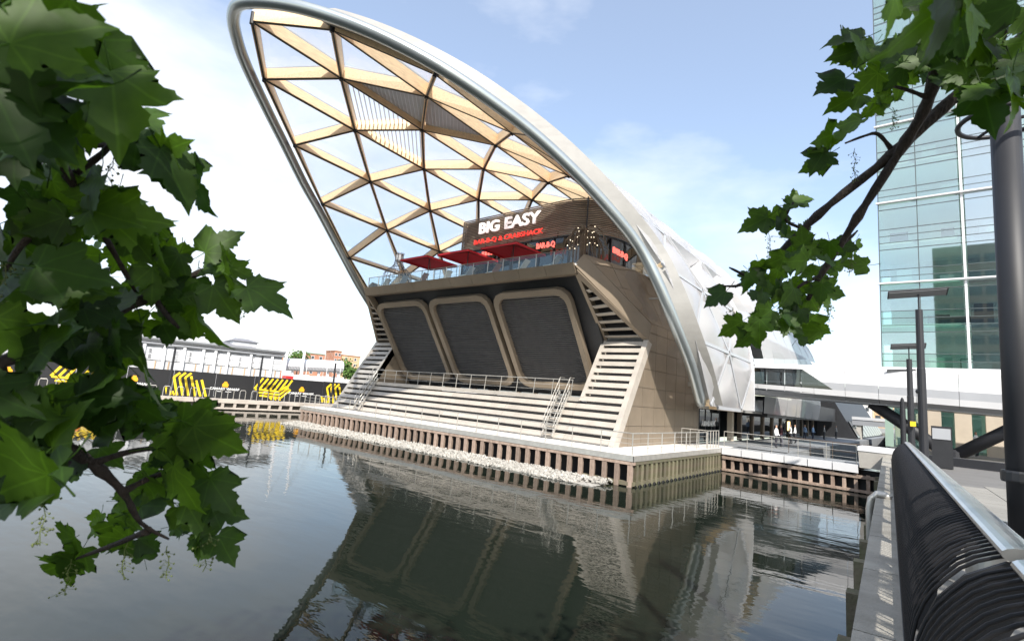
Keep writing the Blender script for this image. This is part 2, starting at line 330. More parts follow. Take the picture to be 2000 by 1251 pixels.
for i in range(-10, 13):
    t0 = i * 2.4
    MB().prism([QP(t0 + .012, -.31, 1.952), QP(t0 + .012, .05, 1.952), QP(t0 + 2.388, .05, 1.952), QP(t0 + 2.388, -.31, 1.952)][::1], (0, 0, 0.25)).build('coping_stone', 'coping', qw)
for i, t0 in enumerate([-0.6, 0.7, 2.3, 4.1, 6.2, 8.6, 11.2, 14.0, 17, 20, 23, 26]):
    o = MB().prism([QP(t0, -.60, -1.5), QP(t0, -.28, -1.5), QP(t0 + .3, -.28, -1.5), QP(t0 + .3, -.60, -1.5)], (0, 0, 1.5 + 1.35 + random.uniform(-.1, .1))).build('fender_post', 'fender_green', qw)
# tuft growing from the fender at the bottom of the frame
g = MB()
for k in range(60):
    p = QP(0.6 + random.uniform(-.12, .12), -.66 + random.uniform(-.12, .06), 1.0 + random.uniform(-.12, .12)); a = V((random.uniform(-1, 1), random.uniform(-1, 1), random.uniform(-.6, 1))).normalized() * .05; b = a.orthogonal().normalized() * .022
    g.face([p - a, p + b, p + a, p - b])
g.build('weed_tuft', 'moss', label='small green weed growing out of the quay fender', cat='plant')
# far bank: terrain, quay
FB0 = V((-44.6, 6.6, 0)); FBD = V((0.19, 0.98, 0)).normalized(); FBN = V((-FBD.y, FBD.x, 0))    # FBN points away from the water
def FB(t, l, z): return FB0 + FBD * t + FBN * l + V((0, 0, z - .25 if z > .6 else z))
MB().prism([FB(-400, 0.5, -3), FB(900, 0.5, -3), FB(900, 1500, -3), FB(-400, 1500, -3)], (0, 0, 3.95)).build('far_ground', 'ground', kind='structure')
MB().prism([(-2.5, 112, -3), (600, 112, -3), (600, 900, -3), (-400, 900, -3), (-300, 500, -3)], (0, 0, 5.1)).build('north_ground', 'ground', kind='structure')
fq = thing('far_quay_wall', 'pale concrete quay wall with fender recesses across the water', 'wall', FB(0, 0, 0))
MB().prism([FB(-90, 0.0, 0.98), FB(160, 0.0, 0.98), FB(160, 1.6, 0.98), FB(-90, 1.6, 0.98)], (0, 0, 0.38)).build('coping', 'far_quay', fq)
MB().prism([FB(-90, .42, -2), FB(160, .42, -2), FB(160, .9, -2), FB(-90, .9, -2)], (0, 0, 2.72)).build('wall_face', 'quay_wall', fq)
MB().prism([FB(-90, .02, .10), FB(160, .02, .10), FB(160, .40, .10), FB(-90, .40, .10)], (0, 0, .18)).build('waler', 'far_quay', fq)
fp = MB().box((-.13, -.16, .29), (.13, .16, .72)).mesh('fender_post', 'far_quay')
rz = Matrix.Rotation(math.atan2(FBD.y, FBD.x), 4, 'Z')
for i in range(70): put('fender_post', fp, fq, Matrix.Translation(FB(-48 + i * 1.15, .2, 0)) @ rz)
# hoarding
hd = thing('hoarding', 'long black hoarding with yellow stripes and white lettering on far quay', 'hoarding', FB(0, 4.6, 1.2))
HT = 2.75
for i in range(-12, 18):
    MB().prism([FB(i * 4 + .02, 4.5, 1.2), FB(i * 4 + 3.98, 4.5, 1.2), FB(i * 4 + 3.98, 4.62, 1.2), FB(i * 4 + .02, 4.62, 1.2)], (0, 0, HT + (0.03 if i % 2 else 0))).build('board', 'hoarding', hd)
def HP(t, z, l=4.49): return FB(t, l, 1.2 + z * .92)
def hoard_t(px, py):                       # along-hoarding position of a photo pixel
    d = ray(px, py); n = FBN; k = (FB(0, 4.5, 0) - CAM).dot(n) / d.dot(n); return ((CAM + d * k) - FB0).dot(FBD)
def strip(pts, wd):
    b = MB()
    for a, c in zip(pts[:-1], pts[1:]):
        d = V((c[0] - a[0], c[1] - a[1], 0)).normalized(); n_ = V((-d.y, d.x, 0)) * wd / 2
        b.prism([HP(a[0] - n_.x, a[1] - n_.y), HP(c[0] - n_.x, c[1] - n_.y), HP(c[0] + n_.x, c[1] + n_.y), HP(a[0] + n_.x, a[1] + n_.y)], -FBN * .012)
    b.build('yellow_stripe', 'yellow', hd)
def emblem(t, s=.66):
    MB().prism([HP(t + x * s, 1.42 + z * s) for x, z in ((-.42, 0), (.42, 0), (.5, .35), (.42, .62), (.25, .78), (.22, 1.0), (-.2, 1.0), (-.24, .78), (-.44, .6), (-.5, .3))][::-1], -FBN * .012).build('emblem', 'amber', hd)
ex, ey, ez = FBD, V((0, 0, 1)), -FBN
def hoard_text(t):
    me = text_mesh('CANARY WHARF', 0.36, .006, .010, 'white_print', 1.08); wdt = max(v.co.x for v in me.vertices)
    put('lettering', me, hd, frame(HP(t - wdt / 2, 1.06), ex, ey, ez))
    for a, b in ((-.75, -.3), (.1, .7)): MB().prism([HP(t + a, .84), HP(t + b, .84), HP(t + b, .90), HP(t + a, .90)][::-1], -FBN * .01).build('small_print', 'white_print', hd)
def pattern(t0, kind):
    if kind == 0:
        for k in range(6):
            h = (2.75, 2.8, 2.8, 2.45, 2.0, 2.1)[k]
            strip([(t0 + k * .52 + .9 - .1, .15), (t0 + k * .52 + .25, h - .55 if k < 3 else h), (t0 + k * .52 + .75, h)] if k < 3 else [(t0 + k * .52 + .9, .15), (t0 + k * .52 + .25, h)], .23)
        for k in range(3): strip([(t0 - .1 + k * .32, .15), (t0 - .3 + k * .32, 1.0 - k * .2)], .18)
    else:
        for k in range(7):
            x = t0 + k * .55; strip([(x - .55, 1.45 - k * .03), (x + .25, 2.85)], .22)
        for k in range(3): strip([(t0 - .5 + k * .3, 1.4 - k * .38), (t0 + 2.1 + k * .2, 1.25 - k * .38), (t0 + 3.0 + k * .25, 2.0 - k * .2)], .22)
        for k in range(3): strip([(t0 + 1.0 + k * .5, .75 - k * .1), (t0 + 1.5 + k * .5, .2)], .2)
tA, tB, tC = hoard_t(440, 752), hoard_t(588, 770), hoard_t(263, 735)
for t_ in (tA, tB, tC, hoard_t(15, 725), 2 * tB - tA): emblem(t_); hoard_text(t_)
pattern(hoard_t(330, 760), 0); pattern(hoard_t(505, 770), 1); pattern(hoard_t(633, 770), 0); pattern(hoard_t(112, 745), 1)
# hoop railing on the far quay
fr_ = thing('far_quay_railing', 'row of grey hooped barriers along the far quay edge', 'railing', FB(0, .5, 1.36))
hoop = MB().tube([(-.28, 0, 0), (-.28, 0, .85), (-.2, 0, 1.0), (.2, 0, 1.0), (.28, 0, .85), (.28, 0, 0)], .035, 5).mesh('hoop', 'galv')
for i in range(34): put('hoop', hoop, fr_, Matrix.Translation(FB(-22 + i * 1.15, .55, 1.36)) @ rz)
def far_lamp(px, py, lab):
    t_ = hoard_t(px, py); b = FB(t_, 1.2, 1.2)
    o = thing('lamp_post', lab, 'lamp post', b, 'lamp posts on the far quay')
    MB().tube([b + V((0, 0, .12)), b + V((0, 0, 5.1))], [.13, .10], 8).build('pole', 'post_paint', o)
    MB().tube([b + V((0, 0, 0)), b + V((0, 0, .3))], .19, 8).build('base', 'post_paint', o)
    MB().beam(b + V((0, 0, 5.14)) - FBD * .7, b + V((0, 0, 5.2)) + FBD * .7, .35, .05).build('lamp_head', 'grey_panel', o)
far_lamp(323, 750, 'slim dark lamp post before hoarding nearest the leaves'); far_lamp(491, 750, 'slim dark lamp post beside the slanted yellow stripes'); far_lamp(630, 765, 'slim dark lamp post nearest the stepped building')

# ================================================================== MAIN BUILDING
XC = -17.0
bld = thing('dock_building', 'bronze waterside building with timber lattice roof curling over its terrace', 'building', (XC, 8, 1.5))
NB = V((0, -1, -0.68)).normalized()           # outward normal of the leaning shutter wall
def LS(x, z, off=0.0):                         # lower slope plane, off = out of the plane
    return V((x, 2.66 + .605 * (z - 1.5), z)) + V((0, -.8556, .5176)) * off
def DP(x, z, off=0.0): return V((x, 3.4 + .68 * (11.5 - z), z)) + NB * off
# black sheet behind the slats, stands in for the shade in the gaps
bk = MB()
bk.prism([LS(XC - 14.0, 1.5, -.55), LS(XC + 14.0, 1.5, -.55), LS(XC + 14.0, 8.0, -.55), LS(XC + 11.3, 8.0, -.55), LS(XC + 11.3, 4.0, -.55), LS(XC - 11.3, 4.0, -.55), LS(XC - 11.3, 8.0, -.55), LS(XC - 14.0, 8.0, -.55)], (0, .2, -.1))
bk.build('louvre_shade', 'black', bld)
base = MB().prism([DP(XC - 11.3, 4.0, -.45), DP(XC + 11.3, 4.0, -.45), DP(XC + 11.3, 11.9, -.45), DP(XC - 11.3, 11.9, -.45)], (0, .3, 0)).build('shutter_wall', 'charcoal', bld)
MB().box((XC - 11.15, 4.3, 3.98), (XC + 11.15, 8.6, 4.12)).build('gallery_floor', 'deck', bld)
MB().box((XC - 11.2, 4.16, 3.88), (XC + 11.2, 4.34, 4.16)).build('gallery_edge', 'bronze_slat', bld)
def slat(x0, x1, z, wd=.36, mt='bronze_slat'):
    # boards tilted flatter than the slope, so that dark gaps open below them
    c0 = LS(x0, z); d = V((0, .62, .78)).normalized(); n_ = V((0, -d.z, d.y))
    a = [c0 + d * i * wd / 2 + n_ * j * .025 for i, j in ((-1, -1), (-1, 1), (1, 1), (1, -1))]
    MB().hexa(a, [p + V((x1 - x0, 0, 0)) for p in a]).build('louvre_slat', mt, bld)
z = 1.74; k = 0
while z < 8.0:
    for s in (-1, 1):
        a, b = (XC + 11.42, XC + 14.12) if s > 0 else (XC - 14.12, XC - 11.42)
        if z < 4.1: a, b = (XC + 11.11, b) if s > 0 else (a, XC - 11.11)
        slat(a, b, z)
    if z < 3.9:
        for q in range(4):
            xa = XC - 11.1 + q * 5.55; slat(xa + .012, xa + 5.538, z)
    z += .468
for s in (-1, 1):
    def X(dx): return XC + s * dx
    # borders of the leaning ladders
    for d0, d1, z0, z1 in ((14.13, 14.46, 1.5, 8.06), (11.14, 11.42, 4.16, 8.06)):
        MB().prism([LS(X(d0), z0, .03), LS(X(d1), z0, .03), LS(X(d1), z1, .03), LS(X(d0), z1, .03)], (0, .55, -.2)).build('border_panel', 'bronze_slat', bld)
    # overhanging upper ladder, a triangle
    KI, KO, TI, TO = V((X(11.2), 6.63, 8.08)), V((X(14.4), 6.63, 8.08)), V((X(11.12), 2.72, 11.86)), V((X(11.3), 2.55, 12.06))
    un = (KO - KI).cross(TI - KI).normalized()
    if un.y > 0: un = -un
    def UP(f, g): 
        a = KI.lerp(TI, f); b = KO.lerp(TO, f); return a.lerp(b, g)
    n_s = 9
    for i in range(n_s):
        f0 = (i + .18) / n_s; f1 = (i + .66) / n_s
        wA = (KO - KI).length * (1 - f1)
        if wA < .5: continue
        g0 = .26 / wA; g1 = 1 - .34 / wA
        if g1 - g0 < .05: continue
        pts = [UP(f0, g0) , UP(f0, g1), UP(f1, g1), UP(f1, g0)]
        MB().prism([pts[0] - un * .10, pts[1] - un * .10, pts[2] + un * .04, pts[3] + un * .04], -un * .05).build('louvre_slat', 'bronze_slat', bld)
    MB().prism([KI - un * .5, KO - un * .5, TO - un * .5, TI - un * .5], -un * .1).build('louvre_shade', 'black', bld)  # black backing sheet, paints the shade between the upper slats
    MB().prism([UP(0, 0), UP(0, .085), UP(.94, .6), UP(.97, 0)], -un * .55).build('border_panel', 'bronze', bld)
    MB().prism([UP(0, .90), UP(0, 1), UP(.985, 1), UP(.90, .3)], -un * .55).build('border_panel', 'bronze', bld)
    # return wall between shutter wall and ladder
    MB().prism([V((X(11.14), 4.3, 4.13)), V((X(11.14), 6.34, 7.6)), V((X(11.14), 8.7, 4.13))], (s * .04, 0, 0)).build('return_wall', 'bronze', bld)
    # side wall panels
    xw = X(14.42)
    low = [V((xw, 2.72, 1.5)), V((xw, 16, 1.5)), V((xw, 16, 9.2)), V((xw, 7.07, 9.2)), V((xw, 6.68, 8.06))]
    tri = [V((X(11.25), 2.45, 12.3)), V((X(14.42), 6.66, 8.08)), V((X(14.42), 7.05, 9.18)), V((X(11.4), 3.3, 13.2))]
    upp = [V((X(11.4), 3.32, 13.2)), V((X(14.42), 7.09, 9.22)), V((X(14.42), 17.2, 9.22)), V((X(12.9), 17.2, 13.2)), V((X(12.5), 8.1, 13.2))]
    if s < 0: low, tri, upp = low[::-1], tri[::-1], upp[::-1]
    for poly, u, du, dv in ((low, (0, 1, 0), 1.75, 1.18), (upp, (0, 1, 0), 3.2, 1.6)):
        n_ = (poly[1] - poly[0]).cross(poly[2] - poly[0]).normalized()
        MB().prism([p - n_ * .12 for p in poly], n_ * .06).build('wall_backing', 'bronze_dark', bld)
        panels([p - n_ * .03 for p in poly], u, du, dv, .014, .04, 'wall_panel', 'bronze', bld, o=(xw, 2.66, 1.5))
    n_ = (tri[1] - tri[0]).cross(tri[2] - tri[0]).normalized(); c = sum(tri, V((0, 0, 0))) / 4
    # two flat facets
    for a in ((0, 1, 2), (0, 2, 3)): MB().prism([tri[i] for i in a], -n_ * .08).build('wall_panel', 'bronze', bld)
    MB().box((X(14.42) - .3, 15.7, 1.5), (X(14.42) + .02, 16.03, 9.2)).build('corner_trim', 'bronze_dark', bld)
# fascia, a row of panels above the shutters
for q in range(10):
    xa = XC - 11.25 + q * 2.25
    MB().prism([V((xa + .012, 2.3, 12.42)), V((xa + .012, 2.72, 11.80)), V((xa + .012, 3.2, 11.80)), V((xa + .012, 3.2, 12.42))], (2.226, 0, 0)).build('fascia_panel', 'bronze', bld)
MB().box((XC - 11.2, 3.21, 11.82), (XC + 11.2, 3.6, 12.3)).build('soffit', 'charcoal', bld)
MB().prism([(XC - 11.3, 2.5, 12.30), (XC + 11.3, 2.5, 12.30), (XC + 14.2, 17, 12.30), (XC + 14.2, 60, 12.30), (XC - 14.2, 60, 12.30), (XC - 14.2, 17, 12.30)], (0, 0, .11)).build('terrace_floor', 'deck', bld)
# shutters
def rrect(x0, x1, z0, z1, r, off):
    pts = []
    for cx, cz, a0 in ((x1 - r, z0 + r * .83, -90), (x1 - r, z1 - r * .83, 0), (x0 + r, z1 - r * .83, 90), (x0 + r, z0 + r * .83, 180)):
        for k in range(4):
            a = math.radians(a0 + k * 30); pts.append(DP(cx + r * math.cos(a), cz + r * .83 * math.sin(a), off))
    return pts
for q, lab in enumerate(('left shutter', 'middle shutter', 'right shutter')):
    x0 = (-28.0, -20.83, -13.66)[q]; x1 = x0 + 6.75
    A0, A1 = rrect(x0, x1, 4.72, 11.2, 1.0, -.3), rrect(x0, x1, 4.72, 11.2, 1.0, .12)
    B0, B1 = rrect(x0 + .46, x1 - .46, 5.12, 10.78, .75, -.3), rrect(x0 + .40, x1 - .40, 5.07, 10.83, .78, .12)
    b = MB(); n_ = len(A0)
    for i in range(n_):
        j = (i + 1) % n_
        b.face([A1[i], A1[j], B1[j], B1[i]]); b.face([A0[i], A0[j], A1[j], A1[i]]); b.face([B1[i], B1[j], B0[j], B0[i]])
    fo = b.build('shutter_frame', 'bronze', bld)
    b = MB(); nr = 44; prof = []
    for i in range(nr):
        z0 = 5.0 + (10.9 - 5.0) * i / nr; z1 = 5.0 + (10.9 - 5.0) * (i + .78) / nr; z2 = 5.0 + (10.9 - 5.0) * (i + 1) / nr
        prof += [(z0, -.20), (z1, -.12), (z1 + .01, -.20)]
    for (za, oa), (zb, ob) in zip(prof[:-1], prof[1:]): b.face([DP(x0 + .3, za, oa), DP(x1 - .3, za, oa), DP(x1 - .3, zb, ob), DP(x0 + .3, zb, ob)])
    b.build('roller_shutter', 'shutter', fo)
# small wall lamps / brackets on the upper side
MB().tube([(-3.55, 8.6, 11.2), (-2.6, 8.9, 11.25)], .05, 6).build('wall_bracket', 'steel', bld)
for y_, z_ in ((13.2, 7.0), (13.6, 5.6)): MB().box((-2.56, y_, z_), (-2.2, y_ + .25, z_ + .3)).build('wall_light', 'galv', bld)
# gallery railing
def railing(name, lab, pts, h=1.06, sp=1.7, mids=(.35, .70), r=.022, lean=V((0, 0, 0)), mt='galv', post_m=None):
    t_ = thing(name, lab, 'railing', pts[0])
    for a, b in zip(pts[:-1], pts[1:]):
        a, b = V(a), V(b); n_ = max(1, round((b - a).length / sp))
        for i in range(n_ + 1):
            p = a.lerp(b, i / n_); MB().beam(p, p + V((0, 0, h)) + lean, .05, .025, (b - a).normalized()).build('post', post_m or mt, t_)
        for hh in mids: MB().tube([a + V((0, 0, hh)) + lean * hh / h, b + V((0, 0, hh)) + lean * hh / h], r * .5, 5).build('wire', mt, t_)
        MB().tube([a + V((0, 0, h)) + lean, b + V((0, 0, h)) + lean], r * 1.2, 6).build('top_rail', mt, t_)
    return t_
railing('gallery_railing', 'thin steel railing along the ledge under the shutters', [(XC - 10.9, 4.42, 4.16), (XC + 10.3, 4.42, 4.16)], lean=V((0.14, -.05, 0)), sp=1.55)
for sx, lab in ((-6.95, 'steep white access stair at right end of the sloping louvres'), (-27.3, 'steep white access stair at left end of the sloping louvres')):
    st = thing('access_stair', lab, 'stairs', LS(sx, 1.5, .3), 'steep access stairs on the louvred slope')
    for dx in (-.38, .38):
        MB().beam(LS(sx + dx, 1.52, .28), LS(sx + dx, 4.3, .28), .035, .14, (0, -.85, .5)).build('stringer', 'galv', st)
        for hz in (.5, 1.0): MB().tube([LS(sx + dx, 1.6, .28) + V((0, 0, hz)), LS(sx + dx, 4.2, .28) + V((0, 0, hz)), LS(sx + dx, 4.2, .28) + V((0, .5, hz))], .016, 6).build('handrail', 'galv', st)
        for i in range(5):
            p = LS(sx + dx, 1.6 + i * .62, .28); MB().tube([p, p + V((0, 0, 1.0))], .014, 5).build('baluster', 'galv', st)
    for i in range(11):
        p = LS(sx, 1.7 + i * .24, .3); MB().box((sx - .36, p.y - .1, p.z - .015), (sx + .36, p.y + .1, p.z + .015)).build('tread', 'galv', st)
# ------------------------------------------------------------------ roof
SX = [0, 3.98, 7.73, 11.04, 13.58, 15.39, 16.34, 16.28]; SZ = [23.1, 22.65, 21.24, 18.99, 15.9, 12.33, 8.44, 4.43]
RY = [-15.19, -11.48, -7.26, -2.73, 1.97, 4.21, 6.94, 10.18]; RYL = RY[:5] + [7.0, 10.3, 13.8]; RP = 6.708; RK = 0.045; RXC = -16.926; ZC = 23.1; Y00 = -15.187
def node(r, n):
    a = abs(r); y = (RYL if r < 0 else RY)[a] + n * RP + (1.14 if (r == 0 and n == 0) else 0)
    return V((RXC + (1 if r > 0 else -1) * SX[a], y, SZ[a] - RK * (y - Y00) * SZ[a] / ZC))
def surf(s, y, off=0.0):
    sg = 1 if s >= 0 else -1; a = min(abs(s), 6.999); i = int(a); t = a - i
    def pt(j):
        if j < 0: return V((-SX[-j], SZ[-j]))
        if j > 7: return V((2 * SX[7] - SX[6], 2 * SZ[7] - SZ[6]))
        return V((SX[j], SZ[j]))
    p0, p1, p2, p3 = pt(i - 1), pt(i), pt(i + 1), pt(i + 2)
    c = 0.5 * (2 * p1 + (p2 - p0) * t + (2 * p0 - 5 * p1 + 4 * p2 - p3) * t * t + (3 * p1 - p0 - 3 * p2 + p3) * t ** 3)
    d = 0.5 * ((p2 - p0) + 2 * (2 * p0 - 5 * p1 + 4 * p2 - p3) * t + 3 * (3 * p1 - p0 - 3 * p2 + p3) * t * t)
    nx, nzz = -d.y, d.x; ln = math.hypot(nx, nzz); nx, nzz = nx / ln, nzz / ln
    return V((RXC + sg * (c.x + nx * off), y, c.y - RK * (y - Y00) * c.y / ZC + nzz * off))
def nrm_row(r): return (surf(r, 0, 1) - surf(r, 0, 0)).normalized() if abs(r) < 7 else (surf(6.98 * (1 if r > 0 else -1), 0, 1) - surf(6.98 * (1 if r > 0 else -1), 0, 0)).normalized()
NRM = {r: nrm_row(r) for r in range(-7, 8)}
DEP = 0.80
TUB = [(0, -14.95), (.2, -14.85), (.45, -14.35), (.75, -13.55), (1.05, -12.6), (1.45, -11.2), (1.9, -9.45), (2.4, -7.35), (2.85, -4.75), (3.2, -2.8), (3.75, -.4), (4.15, 1.3), (4.65, 3.3), (5.2, 4.3), (5.6, 5.1), (6.0, 6.3), (6.45, 8.3), (6.95, 10.3)]
TUL = [(0, -14.95), (.29, -14.6), (.61, -13.82), (.9, -12.92), (1.22, -11.7), (1.61, -10.05), (1.98, -8.4), (2.7, -5.1), (3.2, -2.55), (3.92, .95), (4.61, 4.2), (5.1, 6.6), (5.6, 8.4), (6.0, 9.8), (6.45, 11.4), (6.95, 13.4)]
path = [(-s, y) for s, y in TUL[:0:-1]] + TUB
def smooth_path(p, n=4):
    out = []
    for i in range(len(p) - 1):
        a, b, c, d = p[max(i - 1, 0)], p[i], p[i + 1], p[min(i + 2, len(p) - 1)]
        for k in range(n):
            t = k / n
            out.append(tuple(.5 * (2 * b[j] + (c[j] - a[j]) * t + (2 * a[j] - 5 * b[j] + 4 * c[j] - d[j]) * t * t + (3 * b[j] - a[j] - 3 * c[j] + d[j]) * t ** 3) for j in range(2)))
    return out + [p[-1]]
sp_ = smooth_path(path)
roof = MB().tube([surf(s, y, .25) for s, y in sp_], .34, 14).build('roof', 'rim_steel', bld, smooth=True)
b = MB()                                        # grey band between rim tube and cushions
for (s0, y0), (s1, y1) in zip(sp_[:-1], sp_[1:]):
    if s0 < .9: continue
    b.hexa([surf(s0, y0 + .18, .42), surf(s0, y0 + 1.3, 1.22), surf(s0, y0 + 1.3, .2), surf(s0, y0 + .18, .12)], [surf(s1, y1 + .18, .42), surf(s1, y1 + 1.3, 1.22), surf(s1, y1 + 1.3, .2), surf(s1, y1 + .18, .12)])
b.build('rim_band', 'rim_band', roof, smooth=False)
NMAX = {0: 5, 1: 5, 2: 4, 3: 3, 4: 3, 5: 2, 6: 2, 7: 1}
def ok(r, n): return abs(r) <= 7 and 0 <= n <= NMAX[abs(r)] + (1 if r < 0 else 0)
def tb(A, B, ra, rb):
    na, nb_ = NRM[ra], NRM[rb]; p, q = V(A), V(B); d = (q - p).normalized(); sd = d.cross((na + nb_) / 2).normalized() * .12
    p2, q2 = p + d * .16, q - d * .16
    def ring(o, n_, a, c): return [o - sd + n_ * a, o + sd + n_ * a, o + sd + n_ * c, o - sd + n_ * c]
    m_ = MB(); m_.hexa(ring(p2, na, .05, DEP), ring(q2, nb_, .05, DEP), 0)
    sd = sd * .4; m_.hexa(ring(p2, na, .01, .046), ring(q2, nb_, .01, .046), 1); sd = sd * 2.3; m_.hexa(ring(p2, na, DEP + .004, DEP + .13), ring(q2, nb_, DEP + .004, DEP + .13), 2)
    m_.build('timber_beam', ['timber', 'post_paint', 'grey_panel'], roof)
# white louvred openings in the crown and open triangles in the right flank
LOUV = {((0, 1), (-1, 1), (0, 2)), ((-1, 1), (0, 2), (-1, 2)), ((0, 1), (1, 1), (0, 2)), ((1, 1), (0, 2), (1, 2))}
OPEN = {((4, 1), (4, 2), (5, 1)), ((4, 2), (4, 3), (5, 2))}
LOUV = {tuple(sorted(t)) for t in LOUV}; OPEN = {tuple(sorted(t)) for t in OPEN}
def cushion(ids, bulge=.34, name='cushion'):
    A, B, C_ = [node(*i) + NRM[i[0]] * (DEP + .08) for i in ids]; nn = (B - A).cross(C_ - A).normalized()
    if nn.dot(NRM[ids[0][0]]) < 0: B, C_ = C_, B; nn = -nn
    c = (A + B + C_) / 3; A, B, C_ = [p + (c - p).normalized() * .16 for p in (A, B, C_)]
    n = 6; idx = {}; m_ = MB()
    for side, amp in ((1, bulge), (-1, bulge * .45)):
        for i in range(n + 1):
            for j in range(n + 1 - i):
                k = n - i - j; h = 27 * i * j * k / n ** 3
                hh = amp * (h ** .62 if h > 0 else 0); idx[(side, i, j)] = len(m_.v); m_.v.append(tuple((A * i + B * j + C_ * k) / n + nn * hh * side))
        for i in range(n):
            for j in range(n - i):
                f = [idx[(side, i, j)], idx[(side, i + 1, j)], idx[(side, i, j + 1)]]; m_.f.append(tuple(f if side > 0 else f[::-1])); m_.mi.append(0)
                if j < n - i - 1:
                    f = [idx[(side, i + 1, j)], idx[(side, i + 1, j + 1)], idx[(side, i, j + 1)]]; m_.f.append(tuple(f if side > 0 else f[::-1])); m_.mi.append(0)
    m_.build(name, 'etfe_frit' if min(i[0] for i in ids) >= 2 else 'etfe', roof, smooth=True)
def louvres(ids):
    closed = any(i[0] == 1 for i in ids)
    A, B, C_ = [node(*i) + NRM[i[0]] * (DEP * .6) for i in ids]; nn = (B - A).cross(C_ - A).normalized()
    if nn.z < 0: nn = -nn
    d = (node(-1, 1) - node(0, 1)).normalized(); e = nn.cross(d).normalized(); poly = [A, B, C_]
    us = [p.dot(e) for p in poly]; u0, u1 = min(us), max(us); k = u0 + .25
    while k < u1 - .2:
        pts = []
        for a, c in ((A, B), (B, C_), (C_, A)):
            ua, uc = a.dot(e), c.dot(e)
            if (ua - k) * (uc - k) < 0: pts.append(a.lerp(c, (k - ua) / (uc - ua)))
        if len(pts) == 2 and (pts[0] - pts[1]).length > .3: MB().beam(pts[0], pts[1], .03, .30 if closed else .11, (nn * .25 + e) if closed else (nn * .8 + e * .6)).build('roof_louvre', 'clad_grey' if closed else 'white_paint', roof)
        k += .26 if closed else .30
    s_ = sorted(poly, key=lambda p: p.x)
    for a, c in ((A, B), (B, C_), (C_, A)): MB().beam(a.lerp(c, .05) + nn * .32, a.lerp(c, .95) + nn * .32, .1, .3, nn).build('louvre_trim', 'white_paint', roof)
brk = None
for r in range(-7, 8):
    for n in range(0, NMAX[abs(r)] + 2):
        if not ok(r, n): continue
        P = node(r, n)
        if P.y < 17 and not (r > 2 and n == 0): MB().tube([P - NRM[r] * .10, P + NRM[r] * (DEP * .75)], .13, 8).build('node_bracket', 'post_paint', roof)
        if ok(r, n + 1): tb(P + (V((0, 1.3, 0)) if (r > 2 and n == 0) else V((0, 0, 0))), node(r, n + 1), r, r)
for r in range(-7, 7):
    for n in range(0, 8):
        # a row further from the crown starts half a bay later
        lo, hi = (r, r + 1) if abs(r) < abs(r + 1) else (r + 1, r)      # lo: nearer the crown
        if ok(lo, n) and ok(hi, n) and not (n == 0 and min(lo, hi) >= 2): tb(node(lo, n), node(hi, n), lo, hi)
        if ok(lo, n + 1) and ok(hi, n): tb(node(lo, n + 1), node(hi, n), lo, hi)
        for ids in (((lo, n), (lo, n + 1), (hi, n)), ((lo, n + 1), (hi, n), (hi, n + 1))):
            if not all(ok(*i) for i in ids): continue
            key = tuple(sorted(ids))
            if key in LOUV: louvres(ids)
            elif key in OPEN:
                pts = [node(*i) + NRM[i[0]] * (DEP + .25) for i in ids]; c = sum(pts, V((0, 0, 0))) / 3
                for a, q in ((0, 1), (1, 2), (2, 0)):
                    p0, p1 = pts[a].lerp(c, .06), pts[q].lerp(c, .06); i0, i1 = p0.lerp(c, .12) - NRM[ids[0][0]] * 1.0, p1.lerp(c, .12) - NRM[ids[0][0]] * 1.0
                    MB().hexa([p0, p1, i1, i0], [x + (c - x).normalized() * .05 for x in (p0, p1, i1, i0)]).build('opening_lining', 'white_panel', roof)
                MB().prism([p.lerp(c, .14) - NRM[ids[0][0]] * 1.1 for p in pts], -NRM[ids[0][0]] * .06).build('opening_back', 'grey_panel', roof)
            else: cushion(ids)
# bottom edge trim and end trim of the near flank
MB().prism([(-1.0, 11.6, 4.05), (-.35, 11.6, 4.05), (-.35, 19.6, 4.05), (-1.0, 19.6, 4.05)], (0, 0, .22)).build('flank_sill', 'rim_band', roof)
MB().prism([(-2.55, 15.9, 4.28), (-.9, 13.0, 4.28), (-.9, 19.4, 4.28), (-2.7, 19.4, 4.28)], (0, 0, .12)).build('flank_soffit', 'charcoal', roof)
b = MB()
for s0, s1 in zip([4.2, 4.6, 5, 5.4, 5.8, 6.2, 6.6], [4.6, 5, 5.4, 5.8, 6.2, 6.6, 6.98]):
    ya, yb = 17.7 + (s0 - 4.2) * .7, 17.7 + (s1 - 4.2) * .7
    b.hexa([surf(s0, ya, -.2), surf(s0, ya, 1.1), surf(s0, ya + .15, 1.1), surf(s0, ya + .15, -.2)], [surf(s1, yb, -.2), surf(s1, yb, 1.1), surf(s1, yb + .15, 1.1), surf(s1, yb + .15, -.2)])
b.build('flank_end', 'white_panel', roof)
# the vault runs on behind: joined panels, not told apart from here
b = MB(); YT = [19.0 + 4.4 * i for i in range(11)]
for i in range(len(YT) - 1):
    for j in range(-28, 28):
        s0, s1 = j / 4, (j + 1) / 4
        if s1 > 5.3 and YT[i] < 23: continue
        e0, e1 = (max(0, YT[i] - 48) * .0, 0)
        cut = 62 - abs(s0) * 1.6
        if YT[i + 1] > cut: continue
        h = .9 + .22 * math.sin(math.pi * ((j % 4) + .0) / 4); h2 = .9 + .22 * math.sin(math.pi * (((j + 1) % 4)) / 4)
        ym = (YT[i] + YT[i + 1]) / 2
        b.face([surf(s0, YT[i], .9), surf(s0, ym, h + .2), surf(s1, ym, h2 + .2), surf(s1, YT[i], .9)]); b.face([surf(s0, ym, h + .2), surf(s0, YT[i + 1], .9), surf(s1, YT[i + 1], .9), surf(s1, ym, h2 + .2)])
b.build('rear_vault', 'etfe_frit', roof, smooth=True)
b = MB()
